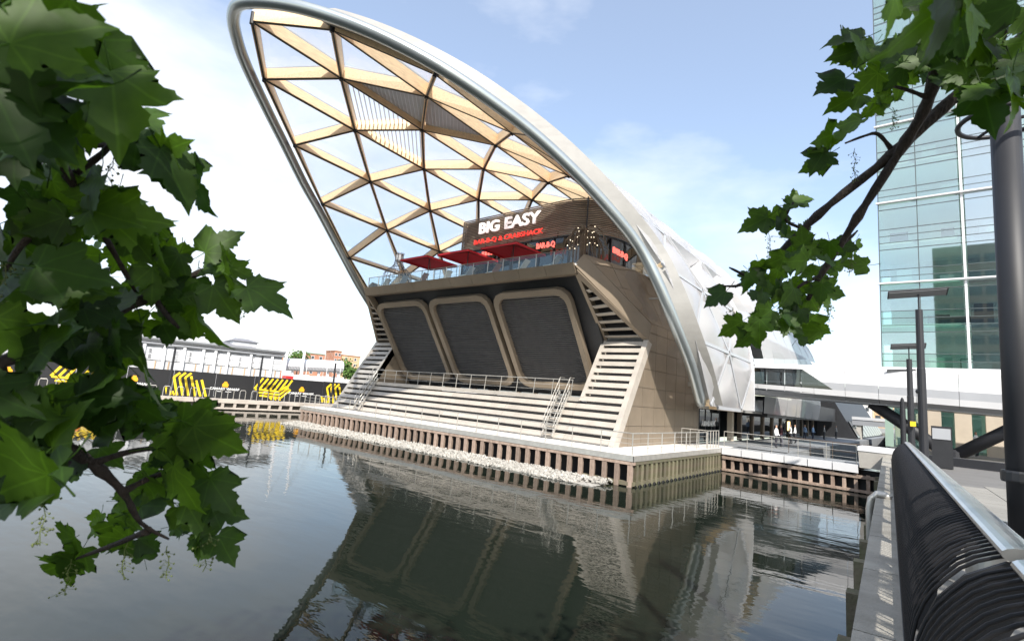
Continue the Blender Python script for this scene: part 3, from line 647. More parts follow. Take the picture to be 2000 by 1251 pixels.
for i in range(len(YT) - 1):
    for j in range(-7, 8):
        if j > 3: continue
        if YT[i + 1] > 62 - abs(j) * 1.6: continue
        b.beam(surf(j * .998, YT[i], .4), surf(j * .998, YT[i + 1], .4), .22, .8, NRM[j])
        if j < 3: b.beam(surf(j * .998, YT[i], .4), surf((j + 1) * .998, YT[i + 1] if i % 2 else YT[i], .4), .22, .8, NRM[j])
b.build('rear_beams', 'timber', roof)
# ------------------------------------------------------------------ platform in the water
pf = thing('pier_platform', 'pale deck platform on a row of brown timber fender posts', 'platform', (-16, 0, 0))
MB().prism([(-32, 0, 1.36), (0, 0, 1.36), (0, 13.6, 1.36), (0, 16, 1.36), (-32, 16, 1.36)], (0, 0, .14)).build('deck', 'deck', pf)
MB().box((-32.04, -.05, 1.22), (.04, .0, 1.50)).build('edge_plate', 'galv', pf)
MB().box((.0, -.05, 1.22), (.05, 13.5, 1.50)).build('edge_plate', 'galv', pf)
MB().box((-31.9, .06, 1.08), (-.04, .42, 1.352)).build('waler', 'charcoal', pf)
MB().box((-32, -.03, 1.05), (.03, .20, 1.2)).build('waler', 'fender', pf)
MB().box((-.20, .21, 1.05), (.03, 13.5, 1.2)).build('waler', 'fender_green', pf)
MB().box((-3.2, -.02, .06), (.02, .28, .24)).build('waler', 'fender_green', pf)
MB().box((-.28, .30, .06), (.02, 13.5, .24)).build('waler', 'fender_green', pf)
MB().box((-31.8, .7, -2), (-.7, .9, 1.35)).build('shade_sheet', 'black', pf); MB().box((-.8, .9, -2), (-.7, 15.8, 1.35)).build('shade_sheet', 'black', pf)  # black sheets stand in for the shaded void under the deck
fpm = MB().prism([(-.13, -.09, -1.2), (.13, -.09, -1.2), (.08, .12, -1.2), (-.08, .12, -1.2)], (0, 0, 2.23)).mesh('fender_post', 'fender'); fpg = fpm.copy(); fpg.materials[0] = MATS['fender_green']
for i in range(46): put('fender_post', fpm, pf, T(-31.75 + i * .702, .06 + random.uniform(-.01, .01), 0) @ Matrix.Rotation(random.uniform(-.05, .05), 4, 'Z'))
for i in range(24): put('fender_post', fpg, pf, T(-.06, .45 + i * .56, 0) @ Matrix.Rotation(math.pi / 2 + random.uniform(-.05, .05), 4, 'Z'))
b = MB()                                         # scalloped rubber strip at the water
for i in range(24): b.tube([(.06, .2 + i * .56, .08), (.09, .34 + i * .56, -.04), (.09, .54 + i * .56, -.04), (.06, .70 + i * .56, .08)], .035, 5)
b.build('rubber_strip', 'black', pf)
b = MB()
for i in range(5200):
    x = random.uniform(-31.6, -1.0); e = random.random(); y = -0.15 - 1.65 * e ** 0.8 - .12 * math.sin(x * 1.3); z = .02 + .17 * (1 - e) + random.uniform(-.02, .05)
    if x > -2.2 and e > .5: continue
    s = random.uniform(.035, .085); R_ = Matrix.Rotation(random.uniform(0, 6), 3, (random.random(), random.random(), random.random() + .1))
    pts = [V((x, y, z)) + R_ @ V((a * s * random.uniform(.6, 1.2), c * s * random.uniform(.6, 1.2), d * s * .7)) for a, c, d in ((-1, -1, -1), (1, -1, -1), (1, 1, -1), (-1, 1, -1), (-.7, -.7, 1), (.7, -.7, 1), (.7, .7, 1), (-.7, .7, 1))]
    b.hexa(pts[:4], pts[4:])
b.prism([(-31.7, -1.75, -.3), (-1.2, -1.75, -.3), (-1.2, -.1, -.3), (-31.7, -.1, -.3)], (0, 0, .31))
b.build('gravel_bank', 'stone', label='strip of pale gravel at the foot of the fender posts', cat='gravel', kind='stuff')
railing('deck_railing', 'long steel wire railing along the front and side of the platform', [(-31.8, .16, 1.5), (-.16, .16, 1.5), (-.16, 10.8, 1.5)], sp=1.75, mids=(.3, .55, .8))
railing('gate_railing', 'short steel gate railing at the platform corner by the walkway', [(-1.9, 11.0, 1.5), (-.16, 11.0, 1.5), (-.16, 13.2, 1.5)], sp=.55, mids=(.1,), h=1.15)
# ------------------------------------------------------------------ restaurant on the terrace
FY = 8.0; ZT = 12.42
rs = thing('restaurant', 'rounded restaurant wrapped in brown tube louvres under the timber roof', 'restaurant', (-15, FY, ZT))
RX0, RX1, RRD = -22.1, -7.0, 3.6
def rpath(off, z, ytail=17.0):
    pts = [V((RX0 - off, 17, z)), V((RX0 - off, FY + .5, z)), V((RX0 + .25 - off * .7, FY + .12 - off * .7, z)), V((RX0 + .5, FY - off, z)), V((RX1 - RRD, FY - off, z))]
    for k in range(1, 9):
        a = math.radians(-90 + k * 90 / 8); pts.append(V((RX1 - RRD + (RRD + off) * math.cos(a), FY + RRD + (RRD + off) * math.sin(a), z)))
    return pts + [V((RX1 + off, ytail, z))]
zz = 16.6; 
while zz < 19.42:
    MB().tube(rpath(.12, zz), .052, 6).build('louvre_tube', 'louvre_tube', rs, smooth=True); zz += .145
def wall_strip(off, z0, z1, m_, name, par):
    a, c = rpath(off, z0), rpath(off, z1); b = MB()
    for i in range(len(a) - 1): b.face([a[i], a[i + 1], c[i + 1], c[i]])
    return b.build(name, m_, par)
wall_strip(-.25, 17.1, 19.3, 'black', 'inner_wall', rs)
wall_strip(-.25, 16.5, 17.09, 'tower_core', 'inner_wall', rs)
wall_strip(-.05, ZT, 16.45, 'glass_dark', 'glass_wall', rs)
wall_strip(-2.2, ZT, 16.4, 'bronze_dark', 'inner_wall', rs)
a = rpath(-.1, 19.25); MB().face(a).build('flat_roof', 'charcoal', rs)
MB().prism([p for p in rpath(.02, 16.42)], (0, 0, .1)).build('floor_band', 'charcoal', rs)
for x_ in [RX0 + .5 + i * 1.45 for i in range(9)]: MB().box((x_ - .04, FY - .08, ZT), (x_ + .04, FY + .06, 16.42)).build('mullion', 'post_paint', rs)
for k in range(6):
    a_ = math.radians(-80 + k * 26); p = V((RX1 - RRD + (RRD + .02) * math.cos(a_), FY + RRD + (RRD + .02) * math.sin(a_), ZT)); MB().tube([p, p + V((0, 0, 4))], .06, 6).build('mullion', 'post_paint', rs)
for x_ in [RX0 + .6 + i * 2.6 for i in range(6)]: MB().box((x_ - .05, FY - .06, 16.5), (x_ + .05, FY + .0, 19.3)).build('louvre_post', 'charcoal', rs)
def sign(body, px0, py0, px1, hgt, m_, fat, name, yoff=-.32, ext=.07, spacing=1.0):
    p0 = on(px0, py0, 1, FY + yoff); p1 = on(px1, py0 - (px1 - px0) * .2, 1, FY + yoff)
    me = text_mesh(body, hgt * 1.37, ext, fat, m_, spacing); xs_ = [v.co.x for v in me.vertices]; wdt = max(xs_) - min(xs_); k = (p1.x - p0.x) / wdt
    return put(name, me, rs, frame(p0, V((k, 0, 0)), V((0, 0, 1)), V((0, -1, 0))))
sign('BIG', 934, 457, 973, 1.02, 'letter_white', .035, 'lettering'); sign('EASY', 984, 447, 1053, 1.02, 'letter_white', .035, 'lettering')
sign('BAR-B-Q & CRABSHACK', 925, 478, 1060, .42, 'letter_red', .012, 'lettering', yoff=-.5, ext=.04)
sign('BAR-B-Q', 1047, 486, 1083, .45, 'letter_neon', .012, 'lettering', yoff=-.9, ext=.04)
p0 = on(941, 500, 1, FY - .9)
for i in range(5): MB().box((p0.x + i * .34, FY - .93, p0.z), (p0.x + i * .34 + .22, FY - .88, p0.z + .36)).build('neon_strip', 'letter_neon', rs)
me = text_mesh('BAR-B-Q', .6, .05, .012, 'letter_neon'); put('lettering', me, rs, frame(on(1197, 492, 0, RX1 + .35), V((0, 1, 0)), V((0, 0, 1)), V((1, 0, 0))))
# glass balustrade on the terrace edge
tb_ = thing('terrace_balustrade', 'clear glass balustrade with thin red rail along the upper terrace', 'balustrade', (XC, 2.6, ZT))
for i in range(15):
    x_ = XC - 10.9 + i * 1.46; MB().box((x_ + .03, 2.62, ZT), (x_ + 1.43, 2.64, ZT + .92)).build('glass_pane', 'glass', tb_)
    MB().box((x_ - .02, 2.60, ZT), (x_ + .02, 2.66, ZT + .95)).build('post', 'galv', tb_)
MB().beam((XC - 10.95, 2.63, ZT + .97), (XC + 11.0, 2.63, ZT + .97), .05, .04).build('top_rail', 'bronze_dark', tb_)
def parasol(px, py, lab, y=4.6):
    c = on(px, py, 1, y); s = thing('parasol', lab, 'parasol', (c.x, c.y, ZT), 'red square parasols on the terrace'); hw = 1.75
    ap = V((c.x, c.y, c.z + .5)); cs = [V((c.x + i * hw, c.y + j * hw, c.z)) for i, j in ((-1, -1), (1, -1), (1, 1), (-1, 1))]
    b = MB()
    for i in range(4):
        p, q = cs[i], cs[(i + 1) % 4]; b.hexa([p, q, ap], [p - V((0, 0, .02)), q - V((0, 0, .02)), ap - V((0, 0, .02))])
        b.hexa([p, q, q - V((0, 0, .16)), p - V((0, 0, .16))], [x + (V((c.x, c.y, x.z)) - x) * .01 for x in (p, q, q - V((0, 0, .16)), p - V((0, 0, .16)))])
    b.build('canopy', 'parasol', s); MB().tube([V((c.x, c.y, ZT)), ap], .035, 8).build('pole', 'wire_grey', s)
    for p in cs: MB().beam(ap - V((0, 0, .08)), p + V((0, 0, -.06)), .03, .04).build('rib', 'wire', s)
    MB().box((c.x - .4, c.y - .4, ZT), (c.x + .4, c.y + .4, ZT + .08)).build('base', 'concrete', s)
parasol(838, 512, 'leftmost red square parasol beside the wire bottle'); parasol(914, 502, 'middle red square parasol on the terrace'); parasol(1003, 490, 'rightmost red square parasol under the white lettering')
def furniture(x, y, k):
    lab = ('slatted deck chair nearest the wire bottle', 'second deck chair from the wire bottle', 'deck chair under the leftmost parasol', 'deck chair between left and middle parasols', 'deck chair under the middle parasol', 'deck chair between middle and right parasols', 'deck chair under the right parasol', 'deck chair nearest the drooping wire sculpture')[k]
    s = thing('deck_chair', lab, 'chair', (x, y, ZT), 'deck chairs behind the glass balustrade')
    MB().beam((x - .5, y, ZT + .3), (x + .15, y, ZT + .34), .55, .05, (0, 0, 1)).build('seat', 'white_print' if k % 3 else 'clad_grey', s)
    MB().beam((x + .15, y, ZT + .34), (x + .62, y, ZT + .95), .55, .05, (0, 0, 1)).build('backrest', ('pale_wall', 'clad_grey', 'brick')[k % 3], s)
    for dx in (-.4, .2):
        for dy in (-.24, .24): MB().tube([(x + dx, y + dy, ZT), (x + dx, y + dy, ZT + .3)], .02, 5).build('leg', 'wire', s)
for k in range(8): furniture(XC - 9.8 + k * 2.65, 3.35 + random.uniform(0, .2), k)
# wire bottle
c = on(776, 540, 1, 4.2); c.z = ZT
wb = thing('wire_bottle', 'giant bottle made of dark wire at left end of the terrace', 'sculpture', c)
prof = [(1.25, 0), (1.3, .35), (1.3, 1.0), (1.22, 1.45), (1.0, 1.8), (.62, 2.1), (.42, 2.4), (.36, 2.75), (.36, 3.35), (.42, 3.45)]
b = MB()
for k in range(22):
    a_ = 2 * math.pi * k / 22; b.tube([c + V((r * math.cos(a_), r * math.sin(a_), z)) for r, z in prof], .016, 4)
b.build('wires', 'wire_grey', wb)
for r, z in prof[1:]: MB().tube([c + V((r * math.cos(t * math.pi / 12), r * math.sin(t * math.pi / 12), z)) for t in range(24)], .018, 4, closed=True).build('hoop', 'wire_grey', wb)
MB().lathe([(.33, 2.8), (.33, 3.4)], c, 14).build('cork', 'clad_grey', wb)
# drooping sculpture with bulbs at the right corner
c = on(1138, 492, 1, 4.4); c.z = ZT
ws = thing('wire_fountain', 'drooping brown wire fountain sculpture dotted with small bulbs', 'sculpture', c)
MB().tube([c, c + V((0, 0, 2.9))], [.18, .30], 10).build('stem', 'wire', ws)
for k in range(34):
    a_ = 2 * math.pi * k / 34; rr = random.uniform(.75, 1.75); d = V((math.cos(a_), math.sin(a_), 0)); h = random.uniform(2.3, 2.95)
    pts = [c + d * rr * f + V((0, 0, h + .25 * math.sin(f * 2.2) - 2.4 * max(0, f - .35) ** 1.7 * random.uniform(.85, 1.2))) for f in (.1, .3, .5, .7, .85, .95, 1.0)]
    pts.append(pts[-1] + V((0, 0, -random.uniform(.5, 1.2)))); MB().tube(pts, .035, 5).build('strand', 'wire', ws)
    q = pts[random.choice((2, 3, 4, 5))]; MB().lathe([(.001, -.04), (.04, 0), (.001, .04)], q + V((0, 0, -.08)), 6).build('bulb', 'bulb', ws)
# small roof-deck railing behind the left of the restaurant
railing('terrace_railing', 'thin dark railing at the terrace back left of the restaurant', [(-27.0, 9.5, 14.6), (-22.3, 9.5, 14.6)], h=1.1, sp=.8, mids=(.3, .7), mt='wire_grey')
MB().box((-27.2, 9.2, ZT), (-22.2, 16, 14.58)).build('terrace_bar', 'bronze_dark', label='low brown bar block behind the parasols left of restaurant', cat='bar')

# ------------------------------------------------------------------ walkway to the quay and the side promenade
wk = thing('walkway', 'grey walkway bridge with white edge beam between platform and quay', 'walkway', (4, 13, 1.5))
MB().prism([(0.06, 13.3, 1.30), (7.9, 12.5, 1.30), (8.9, 16.6, 1.30), (0.06, 17.2, 1.30)], (0, 0, .18)).build('deck', 'deck_grey', wk)
for i in range(6):
    f0, f1 = i / 6 + .003, (i + 1) / 6 - .003; a = V((.06, 13.28, 1.12)).lerp(V((7.9, 12.46, 1.12)), f0); c = V((.06, 13.28, 1.12)).lerp(V((7.9, 12.46, 1.12)), f1)
    MB().prism([a, c, c + V((0, -.16, 0)), a + V((0, -.16, 0))][::-1], (0, 0, .46)).build('edge_panel', 'white_panel', wk)
for i in range(16):
    p = V((.2, 13.3, 0)).lerp(V((8.9, 12.5, 0)), i / 15); MB().box((p.x - .09, p.y - .1, -1), (p.x + .09, p.y + .1, 1.05)).build('fender_post', 'fender', wk)
for z0, z1 in ((.82, 1.0), (.05, .2)): MB().prism([(.1, 13.12, z0), (9, 12.32, z0), (9, 12.48, z0), (.1, 13.28, z0)], (0, 0, z1 - z0)).build('waler', 'fender', wk)
MB().prism([(.1, 13.6, -2), (9, 12.8, -2), (9, 13, -2), (.1, 13.8, -2)], (0, 0, 3.28)).build('shade_sheet', 'black', wk)  # black sheet painted in for the shade under the walkway
railing('walkway_railing', 'steel railing with brown top rail along the grey walkway', [(.2, 13.22, 1.58), (7.8, 12.42, 1.58)], sp=1.5, mids=(.35, .7), mt='galv')
railing('rear_walkway_railing', 'steel railing on the far side of the grey walkway', [(3.4, 17.0, 1.5), (8.7, 16.5, 1.5)], sp=1.3, mids=(.5,), mt='wire')
cb = thing('concrete_block', 'concrete block with flared sides where walkway meets quay', 'block', (8.7, 12.4, 1.4))
MB().hexa([(7.95, 12.25, 1.45), (9.35, 12.1, 1.45), (9.35, 14.2, 1.45), (7.95, 14.3, 1.45)], [(7.9, 12.2, 2.38), (9.85, 12.0, 2.38), (9.85, 14.5, 2.38), (7.9, 14.6, 2.38)]).build('body', 'concrete', cb)
MB().hexa([(7.87, 12.17, 2.384), (9.9, 11.97, 2.384), (9.9, 14.5, 2.384), (7.87, 14.6, 2.384)], [(7.87, 12.17, 2.62), (9.9, 11.97, 2.62), (9.9, 14.5, 2.62), (7.87, 14.6, 2.62)]).build('cap', 'white_panel', cb)
pp = MB().tube([QP(10.2, -.44, -.8), QP(10.2, -.44, 1.9), QP(10.2, -.40, 2.15), QP(10.2, -.28, 2.28), QP(10.2, -.12, 2.28), QP(10.2, -.02, 2.2)], .085, 10).build('overflow_pipe', 'galv', smooth=True, label='pale bent pipe hooking over the quay coping into the water', cat='pipe')
# side deck and shopfronts
MB().prism([(-2.6, 16.2, -2), (3.4, 16.2, -2), (3.4, 110, -2), (-2.6, 110, -2)], (0, 0, 3.48)).build('side_promenade', 'deck_grey', kind='structure')
sf = thing('shopfront_row', 'dark glazed shopfronts along the foot of the bronze building', 'shopfront', (-2.6, 30, 1.5))
MB().box((-6, 16.1, 4.62), (-2.4, 110, 5.3)).build('lintel', 'charcoal', sf)
MB().box((-5.0, 16.1, 1.5), (-4.8, 110, 4.6)).build('back_wall', 'charcoal', sf)
MB().box((-2.66, 16.1, 1.5), (-2.62, 21.0, 4.6)).build('glass_wall', 'glass_dark', sf)
for y_ in (16.2, 17.6, 19.0, 21.0): MB().box((-2.7, y_, 1.5), (-2.58, y_ + .1, 4.6)).build('mullion', 'post_paint', sf)
MB().box((-2.75, 23.6, 1.5), (-2.35, 24.2, 4.6)).build('pier', 'sandstone', sf)
for i in range(10): MB().box((-2.75, 26.5 + i * 4, 1.5), (-2.4, 26.9 + i * 4, 4.6)).build('pier', 'bronze_dark', sf); MB().box((-2.6, 27 + i * 4, 1.6), (-2.56, 30.4 + i * 4, 4.5)).build('glass_wall', 'glass_dark', sf)
me = text_mesh('A BRAND NEW', .55, .01, .01, 'white_print'); put('lettering', me, sf, frame(V((-2.56, 16.7, 2.75)), V((0, .78, 0)), V((0, 0, 1)), V((1, 0, 0))))
for y_, z_ in ((21.9, 3.7), (22.1, 3.72), (22.5, 3.7), (21.7, 3.1), (22.3, 3.1)): MB().lathe([(.001, -.08), (.09, 0), (.001, .08)], (-4.2, y_, z_), 8).build('pendant_lamp', 'warm_lamp', sf)
MB().box((-1.6, 26.2, 3.75), (-.12, 66, 5.6)).build('shop_canopy', 'charcoal', sf)
for y_, h_, w_, m_ in ((26.4, 4.1, 1.6, 'red_paint'), (28.2, 4.05, 1.7, 'red_paint'), (31.5, 4.1, 1.2, 'white_print'), (36, 4.3, 1.6, 'ochre_paint'), (40, 4.2, 2.6, 'blue_paint'), (44, 3.9, 1.0, 'white_print'), (34, 2.6, .9, 'warm_lamp')):
    MB().box((-.10, y_, h_), (-.02, y_ + w_, h_ + (.35 if m_ in ('red_paint', 'white_print') else .9))).build('shop_sign', m_, sf)
cp = thing('entrance_canopy', 'small cushioned entrance canopy under the white bridge', 'canopy', (-.5, 22, 4))
MB().box((-2.5, 20.2, 4.0), (-.4, 25.6, 4.2)).build('soffit', 'rim_band', cp)
for i in range(3): MB().prism([(-.36, 20.3 + i * 1.72, 4.22), (-.36, 21.98 + i * 1.72, 4.22), (-.75, 21.98 + i * 1.72, 5.15), (-.75, 20.3 + i * 1.72, 5.15)], (-.12, 0, 0)).build('cushion', 'white_panel', cp)
MB().box((-2.4, 25.45, 4.2), (-.36, 25.62, 5.2)).build('end_cap', 'white_panel', cp)
# ------------------------------------------------------------------ white bridge
br = thing('footbridge', 'white panelled footbridge with slanted dark window crossing to the tower', 'bridge', (6, 22, 5))
BY0, BY1 = 21.0, 26.0
def zb(x): return 5.72 - .036 * (x + 1)
def zt(x): return 8.08 - .008 * (x + 1)
def bprof(x): return [V((x, BY0 + .9, zb(x))), V((x, BY0 + .12, zb(x) + .30)), V((x, BY0 + .02, zb(x) + .72)), V((x, BY0, zb(x) + 1.25)), V((x, BY0 + .04, zt(x) - .35)), V((x, BY0 + .35, zt(x))), V((x, BY0 + 1.2, zt(x) + .06))]
pj = [-1.6, .35, 2.3, 4.3, 6.3, 8.3, 10.4, 12.6, 14.9, 17.2, 19.5, 22, 25, 28]
wtop, wbot = on(1568, 722, 1, BY0).x, on(1640, 768, 1, BY0).x            # slanted end of the glazing
zw1, zw0 = zt(2) - .42, zb(3) + .33
def wx(z): return wbot + (wtop - wbot) * (z - zw0) / (zw1 - zw0)
for x0, x1 in zip(pj[:-1], pj[1:]):
    a, c = bprof(x0 + .012), bprof(x1 - .012)
    for k in range(6):
        m_ = 'grey_panel' if k in (2,) else 'white_panel'
        if k == 0: m_ = 'grey_panel'
        if k in (2, 3) and x0 < wbot:
            if x1 <= wtop + .2: continue
            # panel cut by the slanted glazing
            q = [a[k], c[k], c[k + 1], a[k + 1]]
            d = V((wtop - wbot, 0, zw1 - zw0)).normalized(); n_ = V((-d.z, 0, d.x))
            if n_.x > 0: n_ = -n_
            q = clip(q, V((wbot, BY0, zw0)), n_)
            if len(q) > 2: MB().prism(q, (0, .06, 0)).build('panel', m_, br)
            continue
        MB().hexa([a[k], c[k], c[k + 1], a[k + 1]], [p + V((0, .07, -.01)) for p in (a[k], c[k], c[k + 1], a[k + 1])]).build('panel', m_, br)
gx = [-1.6, -.3, 1.0, 2.3, wtop - .15]
for i in range(len(gx) - 1): MB().prism([V((gx[i] + .03, BY0 + .1, zw0)), V((gx[i + 1] - .03, BY0 + .1, zw0)), V((gx[i + 1] - .03, BY0 + .1, zw1)), V((gx[i] + .03, BY0 + .1, zw1))], (0, .03, 0)).build('window_pane', 'glass_dark', br)
MB().prism([V((wtop - .1, BY0 + .1, zw0)), V((wbot + .1, BY0 + .1, zw0)), V((wtop + .05, BY0 + .1, zw1)), V((wtop - .1, BY0 + .1, zw1))], (0, .03, 0)).build('window_pane', 'glass_dark', br)
MB().beam((-1.6, BY0 + .14, zw0 + .75), (wbot - 1.0, BY0 + .14, zw0 + .72), .06, .07).build('handrail', 'white_paint', br)
for x_ in (-.9, .4, 1.6, 3.0): MB().tube([(x_, BY0 + 2.2, 5.8), (x_, BY0 + 2.2, 7.8)], .09, 8).build('inner_post', 'white_paint', br)
MB().box((-1.6, BY0 + 1.2, 7.75), (28, BY1, 8.1)).build('roof', 'white_panel', br)
MB().prism([(-1.6, BY0 + .9, 5.66), (28, BY0 + .9, zb(28) - .04), (28, BY1, zb(28) - .04), (-1.6, BY1, 5.66)], (0, 0, .1)).build('floor', 'grey_panel', br)
MB().prism([(-1.6, BY1 - .1, 5.8), (28, BY1 - .1, 5.2), (28, BY1 - .1, 6.7), (-1.6, BY1 - .1, 6.7)], (0, .08, 0)).build('rear_panel', 'grey_panel', br)
vs = thing('bridge_strut', 'dark grey steel V strut holding up the white footbridge', 'strut', (12.3, 22.6, 2.2))
v0 = on(1862, 893, 1, 22.6); v1 = on(1712, 800, 1, 22.6); v2 = on(1990, 832, 1, 22.6)
MB().tube([v1 + V((-.3, 0, .5)), v0], [.42, .40], 14).build('arm', 'post_paint', vs, smooth=True); MB().tube([v0 - V((.1, 0, 0)), v2 + (v2 - v0) * 1.0], [.40, .42], 14).build('arm', 'post_paint', vs, smooth=True)
MB().lathe([(.5, 0), (.5, .35), (.3, .5)], (v0.x, 22.6, 2.17), 14).build('foot', 'post_paint', vs)
# low dark plinth running across the promenade
MB().prism([V((10.6, 11.2, 2.17)), V((24, 9.6, 2.17)), V((24, 10.2, 2.17)), V((10.6, 11.8, 2.17))], (0, 0, .42)).build('low_kerb_wall', 'post_paint', label='low dark kerb wall across the paved quay', cat='wall')
# ------------------------------------------------------------------ glass tower
tw = thing('glass_tower', 'tall pale green glass office tower with white floor ledges', 'building', (14, 31, 2.2))
TY = 31.0; TX = [7.9, 10.65, 13.45, 13.75, 16.3, 16.5, 19.3, 22.1]
FHT = 3.72; Z0 = 8.8
nf = 14
for f in range(nf):
    zf = Z0 + f * FHT
    MB().box((7.95, TY + .25, zf - .25), (24, TY + 12, zf + .12)).build('floor_slab', 'tower_slab', tw)
    for i in range(len(TX) - 1):
        x0, x1 = TX[i], TX[i + 1]
        if x1 - x0 < .5: continue
        for (h0, h1) in ((.0, .62), (.62, 1.25), (1.25, 3.1), (3.1, FHT)):
            m_ = 'glass_tower_pale' if i == 3 else ('glass_tower_dark' if h1 - h0 < .7 and f < 2 else 'glass_tower')
            MB().box((x0 + .03, TY + random.uniform(-.008, .008), zf + h0 + .03), (x1 - .03, TY + .05, zf + h1 - .03)).build('glass_pane', m_, tw)
    for i, h0 in enumerate((0, .62, 1.25, 3.1)): MB().box((7.88, TY - .02, zf + h0 - .025), (22.2, TY + .16, zf + h0 + .025)).build('transom', 'mullion', tw)
    if f % 2 == 0:
        MB().box((7.75, TY - .32, zf - .06), (22.4, TY - .03, zf + .06)).build('white_ledge', 'white_panel', tw)
    # furniture and blinds seen through the glass
    for q in range(3):
        x_ = random.uniform(8.2, 15); MB().box((x_, TY + random.uniform(1, 4), zf + .14), (x_ + random.uniform(.8, 2.2), TY + 4.5, zf + random.uniform(1.0, 2.6))).build('office_partition', random.choice(('tower_slab', 'tower_core', 'tower_green', 'window_dark')), tw)
for x_, m_ in ((7.9, 'mullion'), (10.65, 'mullion'), (13.6, 'white_panel'), (16.4, 'white_panel'), (19.3, 'mullion'), (22.1, 'mullion')):
    MB().box((x_ - (0.085 if m_ == 'white_panel' else .035), TY - .05, Z0), (x_ + (0.085 if m_ == 'white_panel' else .035), TY + .18, Z0 + nf * FHT)).build('mullion', m_, tw)
MB().tube([(16.2, TY - .25, Z0), (16.2, TY - .25, Z0 + nf * FHT)], .12, 8).build('drain_pipe', 'white_paint', tw)
MB().box((8.3, TY + 7, 2.2), (24, TY + 7.3, Z0 + nf * FHT)).build('core_wall', 'tower_core', tw)
MB().box((7.9, TY + .2, Z0), (7.96, TY + 16, Z0 + nf * FHT)).build('side_glass', 'glass_tower_dark', tw)
MB().box((7.9, TY - .02, Z0 - .5), (24, TY + .3, Z0 - .02)).build('base_band', 'mullion', tw)
for x_ in (8.0, 9.3): MB().box((x_, TY - .1, 2.17), (x_ + .55, TY + .5, Z0 - .5)).build('green_column', 'tower_green', tw)
for x_ in (10.7, 12.5, 14.3, 18.6): MB().box((x_, TY - 1.2, 2.17), (x_ + 1.0, TY - .4, 5.4)).build('stone_pier', 'sandstone', tw)
MB().box((8.6, TY + 1.4, 2.17), (22, TY + 1.6, Z0 - .5)).build('lobby_glass', 'glass_tower_dark', tw)
MB().box((15.5, TY - 1.1, 4.5), (21, TY - .5, 6.2)).build('stone_lintel', 'sandstone', tw); MB().box((15.8, TY - .5, 2.2), (18.4, TY - .3, 4.5)).build('dark_doorway', 'black', tw)
# ------------------------------------------------------------------ lamp posts on the near quay
def quay_lamp(bx, by, h, lab, blade):
    o = thing('lamp_post', lab, 'lamp post', (bx, by, 2.2), 'dark lamp posts along the near quay'); p = V((bx, by, 2.18))
    MB().tube([p, p + V((0, 0, h * .62)), p + V((0, 0, h * .62 + .02)), p + V((0, 0, h))], [.17, .165, .15, .14], 14).build('pole', 'post_paint', o, smooth=False)
    MB().tube([p + V((0, 0, h)), p + V((0, 0, h + .75))], .035, 6).build('stem', 'post_paint', o)
    q = p + V((0, 0, h + .78)); d = V((.985, .17, .06)).normalized()
    MB().beam(q - d * blade * .52, q + d * blade * .48, .5, .07, (.1, .5, .86)).build('lamp_head', 'post_paint', o)
    MB().beam(q - d * blade * .5 - V((.006, .028, .05)), q + d * blade * .46 - V((.006, .028, .05)), .42, .02, (.1, .5, .86)).build('diffuser', 'deck_grey', o)
    MB().lathe([(.26, 0), (.26, .05), (.19, .08)], p, 14).build('base', 'post_paint', o)
quay_lamp(10.95, 5.8, 7.1, 'tall dark lamp post with flat head, nearest of the row of three', 2.2)
quay_lamp(10.26, 14.88, 5.75, 'dark flat headed lamp post, middle of the row of three', 1.7)
quay_lamp(9.62, 21.2, 4.75, 'dark flat headed lamp post, farthest of the row of three', 1.6)
cc = thing('security_camera', 'small dome security camera on bracket beside the lamp posts', 'camera', on(1795, 765, 1, 5.9))
q = on(1794, 764, 1, 5.8); MB().tube([V((10.95, 5.8, q.z + .35)), V((q.x, 5.8, q.z + .35)), q + V((0, 0, .1))], .03, 6).build('bracket', 'galv', cc); MB().lathe([(.02, -.12), (.10, -.06), (.12, .02), (.06, .1)], q, 10).build('dome', 'post_paint', cc, smooth=True)
cab = on(1783, 828, 1, 14.6); MB().box((cab.x - .12, 14.4, cab.z - .12), (cab.x + .14, 14.6, cab.z + .16)).build('yellow_sign', 'yellow', label='small yellow plate on the middle lamp post', cat='sign')
bc = thing('control_cabinet', 'dark control cabinet behind the nearest lamp post', 'cabinet', (11.6, 8.2, 2.2))
MB().box((11.2, 8.0, 2.2), (11.95, 8.5, 4.1)).build('body', 'charcoal', bc); MB().box((11.24, 7.97, 3.5), (11.9, 7.995, 4.0)).build('panel', 'grey_panel', bc)
# big post at the right edge with hoop
bp_ = thing('mast_post', 'thick black post with a round basket hoop at the right edge', 'post', (12.1, -15.8, 2.2))
P0 = V((12.10, -15.8, 2.17)); P1 = V((12.15, -15.8, 7.75))
MB().tube([P0, P1], .135, 20).build('pole', 'post_paint', bp_, smooth=True)
MB().lathe([(.24, 0), (.24, .06), (.17, .1)], P0, 18).build('base', 'post_paint', bp_)
MB().lathe([(.157, 0), (.165, .02), (.165, .1), (.157, .12)], V((12.1, -15.8, 3.5)), 18).build('strap', 'charcoal', bp_)
cz = 7.6
MB().tube([V((12.13 + .40 * math.cos(t * math.pi / 16), -15.8 + .40 * math.sin(t * math.pi / 16), cz)) for t in range(32)], .028, 8, closed=True).build('hoop', 'post_paint', bp_, smooth=True)
for a_ in (0, 2.1, 4.2): MB().tube([V((12.13, -15.8, cz)), V((12.13 + .40 * math.cos(a_), -15.8 + .40 * math.sin(a_), cz))], .02, 6).build('spoke', 'post_paint', bp_)
